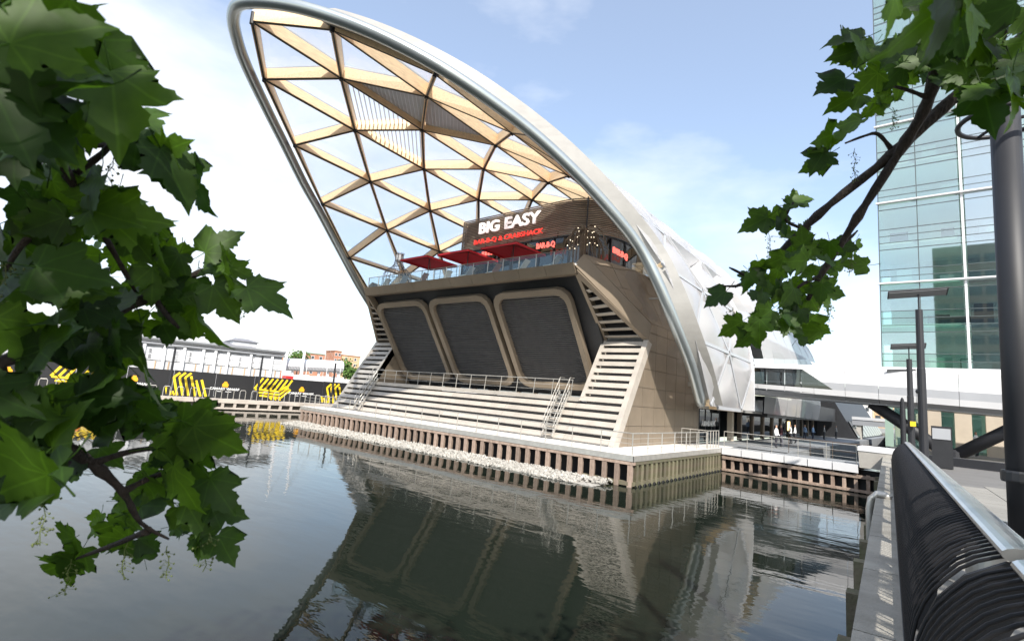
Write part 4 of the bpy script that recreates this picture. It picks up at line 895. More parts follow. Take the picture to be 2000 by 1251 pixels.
# ------------------------------------------------------------------ balustrade
ZC_ = 2.2
def bal_prof(t):
    return [QP(t, l, z) for l, z in ((.06, ZC_ + .06), (.055, ZC_ + .20), (.06, ZC_ + .34), (.075, ZC_ + .48), (.10, ZC_ + .60), (.14, ZC_ + .71), (.19, ZC_ + .80), (.25, ZC_ + .88), (.32, ZC_ + .96), (.40, ZC_ + 1.02), (.48, ZC_ + 1.06), (.55, ZC_ + 1.09))]
def balustrade(t0, t1, lab):
    o = thing('balustrade', lab, 'balustrade', QP(t0, .1, ZC_), 'curved black quay balustrades')
    proto = bal_prof(0); b = MB()
    ring = []
    me = MB().tube([p - QP(0, 0, 0) for p in proto], .0105, 6).mesh('bar', 'bar_paint', True)
    n_ = int((t1 - t0) / .13)
    for i in range(n_ + 1): put('bar', me, o, Matrix.Translation(QP(t0 + .06 + i * .13, 0, 0)))
    hr = [QP(t0, .60, ZC_ + 1.10), QP(t1, .60, ZC_ + 1.10)]
    sec = []
    for e in hr: sec.append([e + NQ * (.10 * math.cos(a * math.pi / 8)) + V((0, 0, .045 * math.sin(a * math.pi / 8))) for a in range(16)])
    MB().hexa(sec[1], sec[0]).build('handrail', 'steel', o, smooth=False)
    MB().beam(QP(t0, .06, ZC_ + .06), QP(t1, .06, ZC_ + .06), .03, .05).build('bottom_rail', 'post_paint', o)
    t = t0 + .05
    while t <= t1 + .01:
        pr = [(.10, ZC_ - .01), (.08, ZC_ + .3), (.11, ZC_ + .55), (.2, ZC_ + .76), (.34, ZC_ + .93), (.53, ZC_ + 1.05), (.67, ZC_ + 1.05), (.50, ZC_ + .8), (.32, ZC_ + .45), (.24, ZC_ - .01)]
        MB().hexa([QP(t - .02, l, z) for l, z in pr], [QP(t + .02, l, z) for l, z in pr]).build('stanchion', 'post_paint', o)
        t += (t1 - t0 - .1) / max(1, round((t1 - t0) / 1.9))
balustrade(-1.45, 21.5, 'long curved black bar balustrade with steel handrail along the quay')
balustrade(-6.2, -1.75, 'nearest short section of curved black balustrade at the bottom corner')
c = QP(2.8, .98, 2.17); lb = thing('litter_bin', 'round steel litter bin behind the balustrade', 'bin', c); MB().lathe([(.29, 0), (.29, .72)], c, 28).build('body', 'steel', lb, smooth=False); MB().lathe([(.31, .72), (.31, .76), (.27, .79), (.17, .79)], c, 28).build('lid', 'steel', lb); MB().lathe([(.17, .792), (.16, .795)], c, 20).build('opening', 'black', lb)
# ------------------------------------------------------------------ people
def person_mesh():
    me = bpy.data.meshes.new('person_body')
    pts = [((0, 0, .95), .15), ((0, 0, 1.15), .14), ((0, 0, 1.38), .17), ((0, 0, 1.50), .065), ((0, .01, 1.60), .085), ((0, .015, 1.70), .09), ((0, .01, 1.76), .06),
           ((.10, 0, .88), .10), ((.11, .02, .50), .07), ((.11, -.02, .09), .05), ((.11, .12, .04), .045),
           ((-.10, 0, .88), .10), ((-.12, -.04, .50), .07), ((-.13, -.10, .09), .05), ((-.13, .04, .04), .045),
           ((.20, 0, 1.40), .065), ((.26, .02, 1.12), .05), ((.24, .14, .88), .04), ((-.20, 0, 1.40), .065), ((-.26, .02, 1.12), .05), ((-.22, .16, .90), .04)]
    ed = [(0, 1), (1, 2), (2, 3), (3, 4), (4, 5), (5, 6), (0, 7), (7, 8), (8, 9), (9, 10), (0, 11), (11, 12), (12, 13), (13, 14), (2, 15), (15, 16), (16, 17), (2, 18), (18, 19), (19, 20)]
    me.from_pydata([p for p, r in pts], ed, []); o = bpy.data.objects.new('tmp', me); col.objects.link(o)
    o.modifiers.new('s', 'SKIN'); sk = me.skin_vertices[0].data
    for i, (p, r) in enumerate(pts): sk[i].radius = (r, r * .8)
    sk[0].use_root = True
    ss = o.modifiers.new('ss', 'SUBSURF'); ss.levels = 1; ss.render_levels = 1
    dg = bpy.context.evaluated_depsgraph_get(); out = bpy.data.meshes.new_from_object(o.evaluated_get(dg)); bpy.data.objects.remove(o)
    return out
pmesh = person_mesh()
def cloth(name, top, leg):
    def fn(t, out):
        lk = t.links.new; tcn = N(t, 'ShaderNodeTexCoord'); sx = N(t, 'ShaderNodeSeparateXYZ'); lk(tcn.outputs['Object'], sx.inputs[0])
        r = N(t, 'ShaderNodeValToRGB'); r.color_ramp.interpolation = 'CONSTANT'; e = r.color_ramp.elements
        e[0].position = 0; e[0].color = (.02, .02, .02, 1); e[1].position = .05; e[1].color = (*leg, 1)
        for p_, c_ in ((.53, top), (.84, (.45, .28, .20)), (.955, (.04, .025, .015))):
            k = e.new(p_); k.color = (*c_, 1)
        m_ = N(t, 'ShaderNodeMath', operation='DIVIDE'); m_.inputs[1].default_value = 1.82; lk(sx.outputs['Z'], m_.inputs[0]); lk(m_.outputs[0], r.inputs[0])
        p = N(t, 'ShaderNodeBsdfPrincipled'); p.inputs['Roughness'].default_value = .85; lk(r.outputs[0], p.inputs['Base Color']); lk(p.outputs[0], out.inputs[0])
    return shader_mat(name, fn)
cl_m = [cloth('cloth_a', (.75, .75, .75), (.03, .03, .04)), cloth('cloth_b', (.10, .04, .05), (.10, .10, .12)), cloth('cloth_c', (.30, .42, .62), (.04, .05, .08)), cloth('cloth_d', (.75, .16, .03), (.75, .16, .03)), cloth('cloth_e', (.45, .44, .42), (.05, .05, .06))]
def person(p, rot, k, lab, h=1.0):
    me = pmesh.copy(); me.materials.clear(); me.materials.append(cl_m[k]); me.polygons.foreach_set('use_smooth', [True] * len(me.polygons))
    put('person', me, None, Matrix.Translation(p) @ Matrix.Rotation(rot, 4, 'Z') @ Matrix.Scale(h, 4), label=lab, cat='person', group='people by the shops')
for px, py, k, lab in ((1516, 866, 0, 'person in white shirt leaning at the walkway, beside dark shirt'), (1526, 864, 1, 'person in dark red top at the walkway railing'), (1544, 858, 0, 'person in white shirt, left of a pair at the cafe'), (1553, 857, 0, 'person in white shirt, right of a pair at the cafe'), (1572, 853, 2, 'person in pale blue shirt nearest the cafe screen'), (1588, 853, 2, 'person in blue shirt walking past the blue sign'), (1610, 850, 4, 'person in grey top farther along the shops'), (1636, 848, 4, 'person in grey top farthest along the side deck')):
    g_ = on(px, py + 8, 2, 1.48); g_.z = 1.48
    if g_.y > 60: g_.y = 60
    g_.x = max(min(g_.x, 3.0), -2.0); person(g_, random.uniform(0, 6), k, lab)
g_ = on(1908, 885, 2, 2.2); person(V((g_.x, g_.y, 2.2)) if g_.y < 28 else V((13.6, 27.6, 2.2)), 1.0, 0, 'person in white shirt behind the steel V strut')
for t_, k in ((hoard_t(165, 755), 3), (hoard_t(4, 745), 3)): person(FB(t_, 2.6, 1.2), 1.0, k, 'worker in orange clothing on far quay, ' + ('left of the other' if k == 3 and t_ < -20 else 'behind the leaves'))
# ------------------------------------------------------------------ far left buildings
sh = thing('dock_shed', 'long grey clad shed with white columns and paired windows', 'building', FB(-20, 10, 1.2))
SL = 10.0
def shed_t(px, py):
    d = ray(px, py); k = (FB(0, SL, 0) - CAM).dot(FBN) / d.dot(FBN); p = CAM + d * k; return (p - FB0).dot(FBD), p.z
tR, zR = shed_t(552, 694); zR2 = shed_t(392, 676)[1]; ZS = (zR + zR2) / 2
MB().prism([FB(-70, SL, 1.2), FB(tR, SL, 1.2), FB(tR, SL + 16, 1.2), FB(-70, SL + 16, 1.2)], (0, 0, ZS - 1.2)).build('wall', 'clad_grey', sh)
for dz, pr, m_ in ((.0, .35, 'clad_grey_dark'), (.32, .12, 'white_panel'), (.55, .5, 'clad_grey_dark')):
    MB().prism([FB(-70.3, SL - pr, ZS + dz), FB(tR + .3, SL - pr, ZS + dz), FB(tR + .3, SL + 16.2, ZS + dz), FB(-70.3, SL + 16.2, ZS + dz)], (0, 0, .22)).build('eaves', m_, sh)
cols = [shed_t(px, 700)[0] for px in (395, 419, 444, 489, 531)]; stp = (cols[-1] - cols[0]) / 4
tcols = [cols[0] - stp * i for i in range(12, 0, -1)] + cols
for t_ in tcols: MB().prism([FB(t_ - .14, SL - .28, 1.2), FB(t_ + .14, SL - .28, 1.2), FB(t_ + .14, SL - .02, 1.2), FB(t_ - .14, SL - .02, 1.2)], (0, 0, ZS - 1.25)).build('column', 'white_paint', sh)
wdn = [shed_t(px, 700)[0] for px in (357, 384, 410, 434, 457, 481, 500, 522, 541)]; wst = (wdn[-1] - wdn[0]) / 8
zw = ZS - 1.75
for t_ in [wdn[0] - wst * i for i in range(18, 0, -1)] + wdn:
    f_ = MB()
    f_.prism([FB(t_ - .95, SL - .1, zw), FB(t_ + .95, SL - .1, zw), FB(t_ + .95, SL - .01, zw), FB(t_ - .95, SL - .01, zw)], (0, 0, 1.35))
    fo = f_.build('window', 'white_paint', sh)
    for k_ in (0, 1):
        MB().prism([FB(t_ - .78, SL - .13, zw + .12 + k_ * .62), FB(t_ + .78, SL - .13, zw + .12 + k_ * .62), FB(t_ + .78, SL - .11, zw + .12 + k_ * .62), FB(t_ - .78, SL - .11, zw + .12 + k_ * .62)], (0, 0, .48)).build('pane', 'clad_grey', fo)
    MB().prism([FB(t_ - .05, SL - .08, 1.2), FB(t_ + .05, SL - .08, 1.2), FB(t_ + .05, SL - .02, 1.2), FB(t_ - .05, SL - .02, 1.2)], (0, 0, zw - 1.3)).build('down_pipe', 'brick_tan', sh)
def house(px0, px1, pbase, ptop, l, m_, roof_m, lab, gable=True, floors=3, depth=9, name='house'):
    def tt(px, py):
        d = ray(px, py); k = (FB(0, l, 0) - CAM).dot(FBN) / d.dot(FBN); p = CAM + d * k; return (p - FB0).dot(FBD), p.z
    t0, zt_ = tt(px0, ptop); t1, _ = tt(px1, ptop); o = thing(name, lab, 'building', FB((t0 + t1) / 2, l + depth / 2, 1.2))
    MB().prism([FB(t0, l, 1.2), FB(t1, l, 1.2), FB(t1, l + depth, 1.2), FB(t0, l + depth, 1.2)], (0, 0, zt_ - 1.2)).build('wall', m_, o)
    w_ = t1 - t0
    if gable: MB().prism([FB(t0 - .3, l - .4, zt_), FB(t1 + .3, l - .4, zt_), FB(t1 - w_ * .22, l + depth * .5, zt_ + w_ * .16), FB(t0 + w_ * .22, l + depth * .5, zt_ + w_ * .16)], (0, .01, .12)).build('roof', roof_m, o); 
    if gable: MB().hexa([FB(t0 - .3, l - .4, zt_ + .0), FB(t1 + .3, l - .4, zt_), FB(t1 + .3, l + depth, zt_), FB(t0 - .3, l + depth, zt_)], [FB(t0 + w_ * .22, l + depth * .45, zt_ + w_ * .155), FB(t1 - w_ * .22, l + depth * .45, zt_ + w_ * .155), FB(t1 - w_ * .22, l + depth * .55, zt_ + w_ * .155), FB(t0 + w_ * .22, l + depth * .55, zt_ + w_ * .155)]).build('roof', roof_m, o)
    else: MB().prism([FB(t0 - .3, l - .3, zt_), FB(t1 + .3, l - .3, zt_), FB(t1 + .3, l + depth, zt_), FB(t0 - .3, l + depth, zt_)], (0, 0, .35)).build('roof', roof_m, o)
    n_ = max(2, int(w_ / 3.2))
    for f in range(floors):
        for i in range(n_):
            tc_ = t0 + w_ * (i + .5) / n_; zc = zt_ - 1.0 - f * 2.9
            fo = MB().prism([FB(tc_ - .6, l - .06, zc - 1.3), FB(tc_ + .6, l - .06, zc - 1.3), FB(tc_ + .6, l - .01, zc - 1.3), FB(tc_ - .6, l - .01, zc - 1.3)], (0, 0, 1.4)).build('window', 'white_paint', o)
            MB().prism([FB(tc_ - .5, l - .08, zc - 1.2), FB(tc_ + .5, l - .08, zc - 1.2), FB(tc_ + .5, l - .065, zc - 1.2), FB(tc_ - .5, l - .065, zc - 1.2)], (0, 0, 1.2)).build('pane', 'window_dark', fo)
house(432, 506, 700, 672, 60, 'brick_tan', 'slate', 'tan house with grey hipped roof rising above the shed', True, 2, 18)
house(456, 504, 700, 662, 64, 'clad_grey', 'slate', 'grey attic block with hipped roof above the tan house', True, 1, 10)
house(512, 556, 700, 684, 70, 'brick', 'brick', 'low red brick terrace just right of the tan house', True, 1, 14)
house(604, 636, 720, 688, 150, 'brick', 'tower_green', 'brick block with green roof beyond the tubular bridge', False, 3, 20)
house(654, 668, 720, 684, 190, 'brick', 'brick', 'narrow brick tower beyond the moored boats', False, 5, 12)
house(668, 704, 720, 692, 190, 'brick_tan', 'brick', 'tan brick block nearest the stepped louvres, far away', False, 4, 20)
# cable masts and tubular footbridge
tb2 = thing('tube_bridge', 'ribbed white tubular footbridge beyond the shed with two cable masts', 'bridge', FB(40, 40, 1.2))
def far(px, py, l):
    d = ray(px, py); return CAM + d * ((FB(0, l, 0) - CAM).dot(FBN) / d.dot(FBN))
a, c = far(556, 711, 42), far(668, 716, 42)
MB().tube([a, c], 1.15, 14).build('tube', 'grey_panel', tb2, smooth=True)
for i in range(40):
    p = a.lerp(c, (i + .5) / 40); d_ = (c - a).normalized(); MB().tube([p - d_ * .08, p + d_ * .08], 1.22, 12).build('rib', 'white_paint', tb2)
for px0, py0, px1, py1 in ((577, 594, 552, 740), (607, 606, 588, 735)): MB().tube([far(px1, py1, 40), far(px0, py0, 40)], [.30, .14], 8).build('mast', 'white_paint', tb2)
for k_, py_ in enumerate((672, 666)): MB().tube([far(566, py_, 40), far(597, py_ + 3, 40)], .09, 6).build('cross_bar', 'white_paint', tb2)
for t0_, t1_ in (((577, 596), (530, 690)), ((606, 610), (640, 700)), ((606, 610), (655, 705)), ((577, 598), (610, 705)), ((606, 612), (625, 705)), ((577, 596), (545, 695))): MB().tube([far(*t0_, 40), far(*t1_, 41)], .022, 4).build('cable', 'galv', tb2)
for px in (571, 587, 622, 640, 660): MB().tube([far(px, 718, 42), far(px, 745, 42)], .22, 8).build('pier', 'white_paint', tb2)
def boat(px, py, l, ln, lab):
    p = far(px, py, l); p.z = 1.25; o = thing('motor_boat', lab, 'boat', p, 'white boats laid up behind the hoarding'); d = FBD
    n_ = FBN
    def bx(a0, a1, w_, z0, z1, m_, nm, sl=0.0): MB().hexa([p + d * a0 + n_ * w_ + V((0, 0, z0)), p + d * a0 - n_ * w_ + V((0, 0, z0)), p + d * a1 - n_ * w_ * .75 + V((0, 0, z0)), p + d * a1 + n_ * w_ * .75 + V((0, 0, z0))], [p + d * (a0) + n_ * w_ + V((0, 0, z1)), p + d * (a0) - n_ * w_ + V((0, 0, z1)), p + d * (a1 + sl) - n_ * w_ * .7 + V((0, 0, z1 + .15)), p + d * (a1 + sl) + n_ * w_ * .7 + V((0, 0, z1 + .15))]).build(nm, m_, o)
    bx(-ln / 2, ln / 2, 1.5, .5, 1.9, 'white_paint', 'hull', ln * .14); bx(-ln * .25, ln * .2, 1.1, 1.92, 2.9, 'white_paint', 'cabin', -.5); bx(-ln * .22, ln * .18, 1.13, 2.2, 2.6, 'window_dark', 'window_band', -.3); bx(-ln * .3, ln * .05, 1.1, 2.95, 3.05, 'white_paint', 'canopy')
    MB().tube([p + V((0, 0, 3)), p + V((0, 0, 4.6))], .04, 5).build('aerial', 'white_paint', o); MB().beam(p - d * ln * .3, p + d * ln * .3, .6, 1.0, (0, 0, 1)).build('cradle', 'post_paint', o)
boat(636, 742, 16, 7.5, 'white motor boat nearest the red bus'); boat(662, 745, 20, 8, 'white motor boat nearest the stepped louvres'); boat(596, 742, 22, 6, 'small white boat left of the red bus')
p = far(612, 732, 34); bs = thing('red_bus', 'red and white single deck bus behind the hoarding', 'bus', (p.x, p.y, 1.2))
def bb(t0, t1, z0, z1, m_, nm, ex=0): MB().prism([p + FBD * t0 - FBN * (1.2 + ex) + V((0, 0, z0 - p.z)), p + FBD * t1 - FBN * (1.2 + ex) + V((0, 0, z0 - p.z)), p + FBD * t1 + FBN * (1.2 + ex) + V((0, 0, z0 - p.z)), p + FBD * t0 + FBN * (1.2 + ex) + V((0, 0, z0 - p.z))], (0, 0, z1 - z0)).build(nm, m_, bs)
bb(-5, 5, 1.6, 2.6, 'red_paint', 'body'); bb(-4.9, 4.9, 2.62, 3.5, 'window_dark', 'window_band'); bb(-5, 5, 3.52, 4.1, 'red_paint', 'roof'); bb(-1.5, 3, 1.9, 2.4, 'white_paint', 'side_panel', .02)
for t_ in (-3.2, 3.2): MB().tube([p + FBD * t_ - FBN * 1.3 + V((0, 0, 1.65 - p.z)), p + FBD * t_ + FBN * 1.3 + V((0, 0, 1.65 - p.z))], .45, 12).build('wheel', 'black', bs)
MB().prism([FB(tR + 1.5, 9, 1.2), FB(tR + 60, 9, 1.2), FB(tR + 60, 9.3, 1.2), FB(tR + 1.5, 9.3, 1.2)], (0, 0, 3.3)).build('white_hoarding', 'white_panel', label='low white site wall behind the black hoarding', cat='wall')
# buildings glimpsed under the white bridge
def block(x0, x1, y, h, m_, lab, floors):
    o = thing('far_building', lab, 'building', ((x0 + x1) / 2, y, 2.1)); MB().box((x0, y, 2.1), (x1, y + 12, h)).build('wall', m_, o)
    for f in range(floors):
        for i in range(max(3, int((x1 - x0) / 3))):
            w_ = (x1 - x0) / max(3, int((x1 - x0) / 3)); MB().box((x0 + w_ * (i + .2), y - .05, 2.9 + f * 3), (x0 + w_ * (i + .8), y - .01, 4.5 + f * 3)).build('window', 'window_dark', o)
pa, pb, pc = on(1668, 835, 1, 250).x, on(1700, 835, 1, 250).x, on(1745, 835, 1, 260).x
block(pa, pb, 250, on(1680, 780, 1, 250).z, 'pale_wall', 'white flat block far beyond the shops under the bridge', 6); block(pb + .4, pc + 6, 260, on(1710, 786, 1, 260).z, 'brick_tan', 'orange brick block far beyond the shops under the bridge', 5)
qb = thing('quayside_block', 'dark grey glazed block where the row of shops ends', 'building', (-1, 80, 1.5))
MB().hexa([(-6, 66.5, 1.48), (2.5, 66.5, 1.48), (2.5, 112, 1.48), (-6, 112, 1.48)], [(-6, 66.5, 9), (-1.5, 66.5, 9), (-1.5, 110, 9), (-6, 110, 9)]).build('wall', 'charcoal', qb)
for i in range(10): MB().prism([(2.56 - .02, 67 + i * 4.4, 1.7), (2.56 - .02, 70.8 + i * 4.4, 1.7), (1.35, 70.8 + i * 4.4, 4.0), (1.35, 67 + i * 4.4, 4.0)], (.04, 0, .02)).build('window', 'window_dark', qb)
f2 = thing('low_footbridge', 'low grey footbridge crossing the dock beyond the white one', 'bridge', (6, 72, 3.4))
MB().box((1.5, 70, 3.5), (9, 74, 4.3)).build('deck', 'clad_grey_dark', f2); MB().box((1.5, 69.9, 4.32), (9, 69.98, 4.75)).build('parapet', 'clad_grey', f2); MB().box((2, 70.2, -1), (2.6, 73, 3.5)).build('pier', 'concrete', f2); MB().box((8, 70.2, -1), (8.5, 73, 3.5)).build('pier', 'concrete', f2)
# ------------------------------------------------------------------ far trees
def bush_tree(p, h, r, lab, n=420):
    o = thing('tree', lab, 'tree', p, 'small trees beyond the far quay'); MB().tube([p, p + V((.1, 0, h * .5)), p + V((0, .1, h * .8))], [.16, .1, .04], 6).build('trunk', 'bark', o); b = MB()
    for k in range(n):
        q = V((random.gauss(0, .42), random.gauss(0, .42), random.gauss(0, .34)))
        if q.length > 1: continue
        c_ = p + V((0, 0, h * .72)) + q * r; a_ = V((random.uniform(-1, 1), random.uniform(-1, 1), random.uniform(-1, 1))).normalized() * .28; d_ = a_.orthogonal().normalized() * .2; b.face([c_ - a_, c_ + d_, c_ + a_, c_ - d_])
    b.build('crown', 'moss', o)
for px, py, l, h, r, lab in ((578, 735, 55, 9.5, 2.6, 'small green tree between the two cable masts'), (672, 740, 60, 8.5, 2.6, 'small tree behind the moored boats'), (684, 742, 45, 6.0, 2.0, 'low tree nearest the stepped louvres')):
    p = far(px, py, l); p.z = 1.2; bush_tree(p, h, r, lab)
# ------------------------------------------------------------------ foreground sycamore branches
def leaf_mesh(v):
    rnd = random.Random(v)
    half = [(0.0, 0.0), (.18, -.13), (.33, -.12), (.37, -.05), (.47, -.03), (.42, .06), (.45, .11), (.33, .15), (.44, .17), (.47, .25), (.57, .29), (.57, .36), (.68, .45), (.55, .46), (.50, .52), (.40, .50), (.25, .49), (.32, .57), (.29, .63), (.31, .70), (.22, .74), (.20, .83), (.11, .87), (.07, .95), (0.0, 1.06)]
    mid = [(0.0, y) for y in (.85, .65, .45, .25)]
    bm = bmesh.new(); fold = rnd.uniform(.05, .35); droop = rnd.uniform(.15, .55); tw_ = rnd.uniform(-.25, .25); curl = rnd.uniform(.0, .35)
    def tr(x, y):
        return V((x * .92, y - .02 * y * y, fold * abs(x) - droop * y * y * .6 - curl * x * x + tw_ * x * y + .03 * math.sin(9 * y + 5 * x)))
    for sg in (1, -1):
        pts = [(sg * x * rnd.uniform(.93, 1.07), y + rnd.uniform(-.012, .012)) for x, y in half[1:-1]]
        ring = [(0, 0)] + pts + [(0, 1.06)] + mid
        vs = [bm.verts.new(tr(*p)) for p in ring]
        if sg < 0: vs = vs[::-1]
        f = bm.faces.new(vs)
    bmesh.ops.triangulate(bm, faces=bm.faces[:]); bmesh.ops.remove_doubles(bm, verts=bm.verts[:], dist=.0005)
    bmesh.ops.subdivide_edges(bm, edges=[e for e in bm.edges if e.calc_length() > .42], cuts=1); bmesh.ops.triangulate(bm, faces=bm.faces[:])
    # petiole
    me = bpy.data.meshes.new('leaf'); b = MB(); b.v = [tuple(x.co) for x in bm.verts]; bm.verts.index_update(); b.f = [tuple(x.index for x in f.verts) for f in bm.faces]; b.mi = [0] * len(b.f)
    b.tube([(0, 0, 0), (.02, -.22, .06), (.05, -.45, .18)], [.012, .010, .014], 4); bm.free()
    return b.mesh('leaf', 'leaf', True)
LEAVES = [leaf_mesh(i) for i in range(7)]
rl = random.Random(21)
def leaf(parent, px, py, depth, size, ang, tilt=None, face=None):
    """ang: direction of the leaf tip in the picture (degrees, 0 right, 90 up)"""
    a = math.radians(ang); tip = RR * math.cos(a) + UU * math.sin(a); tip = (tip + FF * (tilt if tilt is not None else rl.uniform(-.55, .45))).normalized()
    nn = (-FF + RR * rl.uniform(-1.0, 1.0) + V((0, 0, 1)) * rl.uniform(-.7, 1.3)); nn = (nn - tip * nn.dot(tip)).normalized()
    xx = tip.cross(nn).normalized(); o = at(px, py, depth) - tip * size * .45
    mm = frame(o, xx * size, tip * size, nn * size); put('leaf', rl.choice(LEAVES), parent, mm)
def branch(parent, pts, r0, r1, pre=()):
    P = [V(p) for p in pre] + [at(*p) for p in pts]; out = []
    for i in range(len(P) - 1):
        a, b_, c_, d_ = P[max(i - 1, 0)], P[i], P[i + 1], P[min(i + 2, len(P) - 1)]
        for k in range(4):
            t = k / 4; out.append(.5 * (2 * b_ + (c_ - a) * t + (2 * a - 5 * b_ + 4 * c_ - d_) * t * t + (3 * b_ - a - 3 * c_ + d_) * t ** 3))
    out.append(P[-1]); n_ = len(out)
    rs_ = [(r0 + (r1 - r0) * i / (n_ - 1)) * (1 + .12 * math.sin(i * 2.3) + (.25 if i % 5 == 0 else 0)) for i in range(n_)]
    MB().tube(out, rs_, 8).build('branch', 'bark', parent, smooth=True)
def seeds(parent, px, py, depth, ln):
    b = MB(); p = at(px, py, depth); pts = [p + V((rl.uniform(-.008, .008), rl.uniform(-.008, .008), -ln * i / 5)) for i in range(6)]; b.tube(pts, .0014, 4)
    for k in range(int(26 * ln / .12)):
        q = pts[0].lerp(pts[-1], rl.uniform(.15, 1.02)) + V((rl.gauss(0, .012), rl.gauss(0, .012), 0)); s_ = rl.uniform(.0025, .0045); b.lathe([(.0003, -s_), (s_, 0), (.0003, s_)], q, 5); b.tube([q, V((pts[0].x, pts[0].y, q.z + .008))], .0006, 3)
    b.build('seed_cluster', 'seed', parent)
def blob(parent, cx, cy, rx, ry, n, d, size, ang, spread=55):
    if parent is tl_: d *= 1.12; size *= .84; n = max(2, round(n * .74))
    else: size *= .80
    for k in range(n):
        for _ in range(20):
            u, v = rl.uniform(-1, 1), rl.uniform(-1, 1)
            if u * u + v * v <= 1: break
        leaf(parent, cx + u * rx, cy + v * ry, d * rl.uniform(.88, 1.14), size * rl.uniform(.75, 1.15), ang + rl.gauss(0, spread))
TL = V((13.4, -26.8, 2.19)); TRR = V((14.9, -20.6, 2.19))
tl_ = thing('sycamore_tree', 'sycamore tree with dark leafy boughs hanging in from the left', 'tree', TL)
tr_ = thing('sycamore_tree', 'sycamore tree with leafy branches reaching in from the top right', 'tree', TRR)
def trunk(o, p, h, lean):
    MB().tube([p, p + V((0, 0, .4)), p + lean * .3 + V((0, 0, h * .4)), p + lean * .7 + V((0, 0, h * .75)), p + lean + V((0, 0, h))], [.26, .20, .17, .13, .08], 12).build('trunk', 'bark', o, smooth=True)
trunk(tl_, TL, 7.5, V((-.2, .1, 0))); trunk(tr_, TRR, 8, V((-.1, .3, 0)))
S1 = TL + V((-.1, 0, 2.6)); S2 = TL + V((-.1, 0, 3.4))
w1 = [tuple(S1), (11.3, -26.2, 4.3), (10.2, -24.9, 4.35)]; w2 = [tuple(S2), (11.4, -26.3, 5.3), (10.3, -24.8, 5.0)]
branch(tl_, [(-120, 700, 1.15), (0, 790, 1.2), (100, 855, 1.25), (180, 905, 1.3), (240, 960, 1.35), (275, 1020, 1.4), (330, 1052, 1.45)], .034, .0025, w1)
branch(tl_, [(-160, 60, .95), (0, 150, 1.0), (80, 260, 1.1), (150, 370, 1.2), (215, 480, 1.3), (265, 570, 1.4)], .030, .004, w2)
branch(tl_, [(-160, 780, 1.15), (0, 708, 1.2), (130, 660, 1.3), (250, 600, 1.4), (340, 555, 1.5), (430, 520, 1.55), (480, 545, 1.6)], .026, .005, w1)
for pts in ([(60, 245, 1.1), (160, 280, 1.2), (270, 282, 1.3), (310, 300, 1.3)], [(130, 350, 1.2), (200, 300, 1.2), (230, 260, 1.2)], [(180, 905, 1.3), (260, 880, 1.35), (350, 870, 1.4)], [(240, 960, 1.35), (300, 930, 1.4), (360, 915, 1.4)], [(290, 1035, 1.42), (230, 1060, 1.45), (150, 1090, 1.5)], [(180, 905, 1.3), (100, 905, 1.3), (60, 910, 1.3)], [(300, 580, 1.45), (330, 620, 1.45), (350, 640, 1.45)], [(90, 440, 1.2), (40, 480, 1.2), (10, 530, 1.2)], [(20, 60, .9), (70, 120, .95), (110, 230, 1.0)]):
    branch(tl_, pts, .010, .004)
for a in ((30, 70, 90, 90, 11, .72, .15, -60), (60, 180, 90, 110, 15, .78, .15, -75), (110, 230, 60, 60, 6, .9, .15, -65), (30, 270, 60, 70, 8, .95, .15, -80), (60, 390, 100, 60, 13, 1.15, .15, -70), (190, 400, 90, 70, 12, 1.15, .15, -60), (60, 470, 90, 40, 8, 1.2, .14, -40), (110, 560, 110, 40, 9, 1.05, .16, -10), (230, 480, 100, 50, 11, 1.35, .14, -50), (300, 520, 90, 50, 10, 1.4, .14, -40), (250, 560, 110, 40, 10, 1.4, .14, -60), (330, 600, 70, 50, 9, 1.4, .15, -70), (200, 640, 110, 40, 9, 1.25, .15, -60), (50, 640, 70, 40, 6, .95, .16, -20), (190, 730, 50, 60, 8, 1.15, .15, -85), (110, 800, 140, 50, 12, 1.1, .16, -20), (240, 800, 110, 50, 11, 1.2, .15, -40), (330, 830, 80, 50, 8, 1.25, .15, -50), (370, 890, 60, 70, 11, 1.3, .15, -55), (290, 920, 100, 60, 10, 1.35, .14, -60), (390, 960, 50, 50, 7, 1.4, .13, -50), (320, 985, 90, 50, 10, 1.5, .12, -70), (390, 1030, 50, 40, 8, 1.5, .12, -50), (300, 1050, 90, 30, 9, 1.5, .12, -80), (220, 1030, 50, 30, 5, 1.5, .11, 200), (20, 910, 40, 40, 3, .95, .17, 170), (130, 890, 50, 30, 4, 1.3, .13, 180)):
    blob(tl_, *a)
for a in ((120, 22, 1.1, .12, -70), (135, 75, 1.1, .12, -30), (160, 30, 1.2, .10, 60), (205, 150, 1.0, .15, -80), (225, 200, .95, .17, -70), (285, 232, 1.15, .10, -35), (310, 315, 1.2, .15, -50), (345, 340, 1.2, .15, -60), (380, 370, 1.25, .14, -65), (330, 290, 1.2, .10, 10), (432, 472, 1.5, .12, 40), (415, 508, 1.5, .10, 160), (440, 545, 1.5, .13, -70), (522, 580, 1.5, .15, -25), (470, 530, 1.55, .08, -20), (440, 590, 1.5, .13, -60), (400, 640, 1.45, .15, -65), (270, 680, 1.35, .15, -85), (430, 965, 1.4, .12, -50), (445, 1000, 1.45, .10, -20), (440, 1070, 1.5, .11, -40), (110, 1110, 1.5, .12, 205), (140, 1100, 1.5, .11, 240), (125, 1055, 1.5, .11, 200), (40, 955, 1.0, .16, 215), (15, 900, .95, .17, 160), (420, 860, 1.3, .14, -40), (400, 830, 1.3, .13, -10)):
    leaf(tl_, *a)
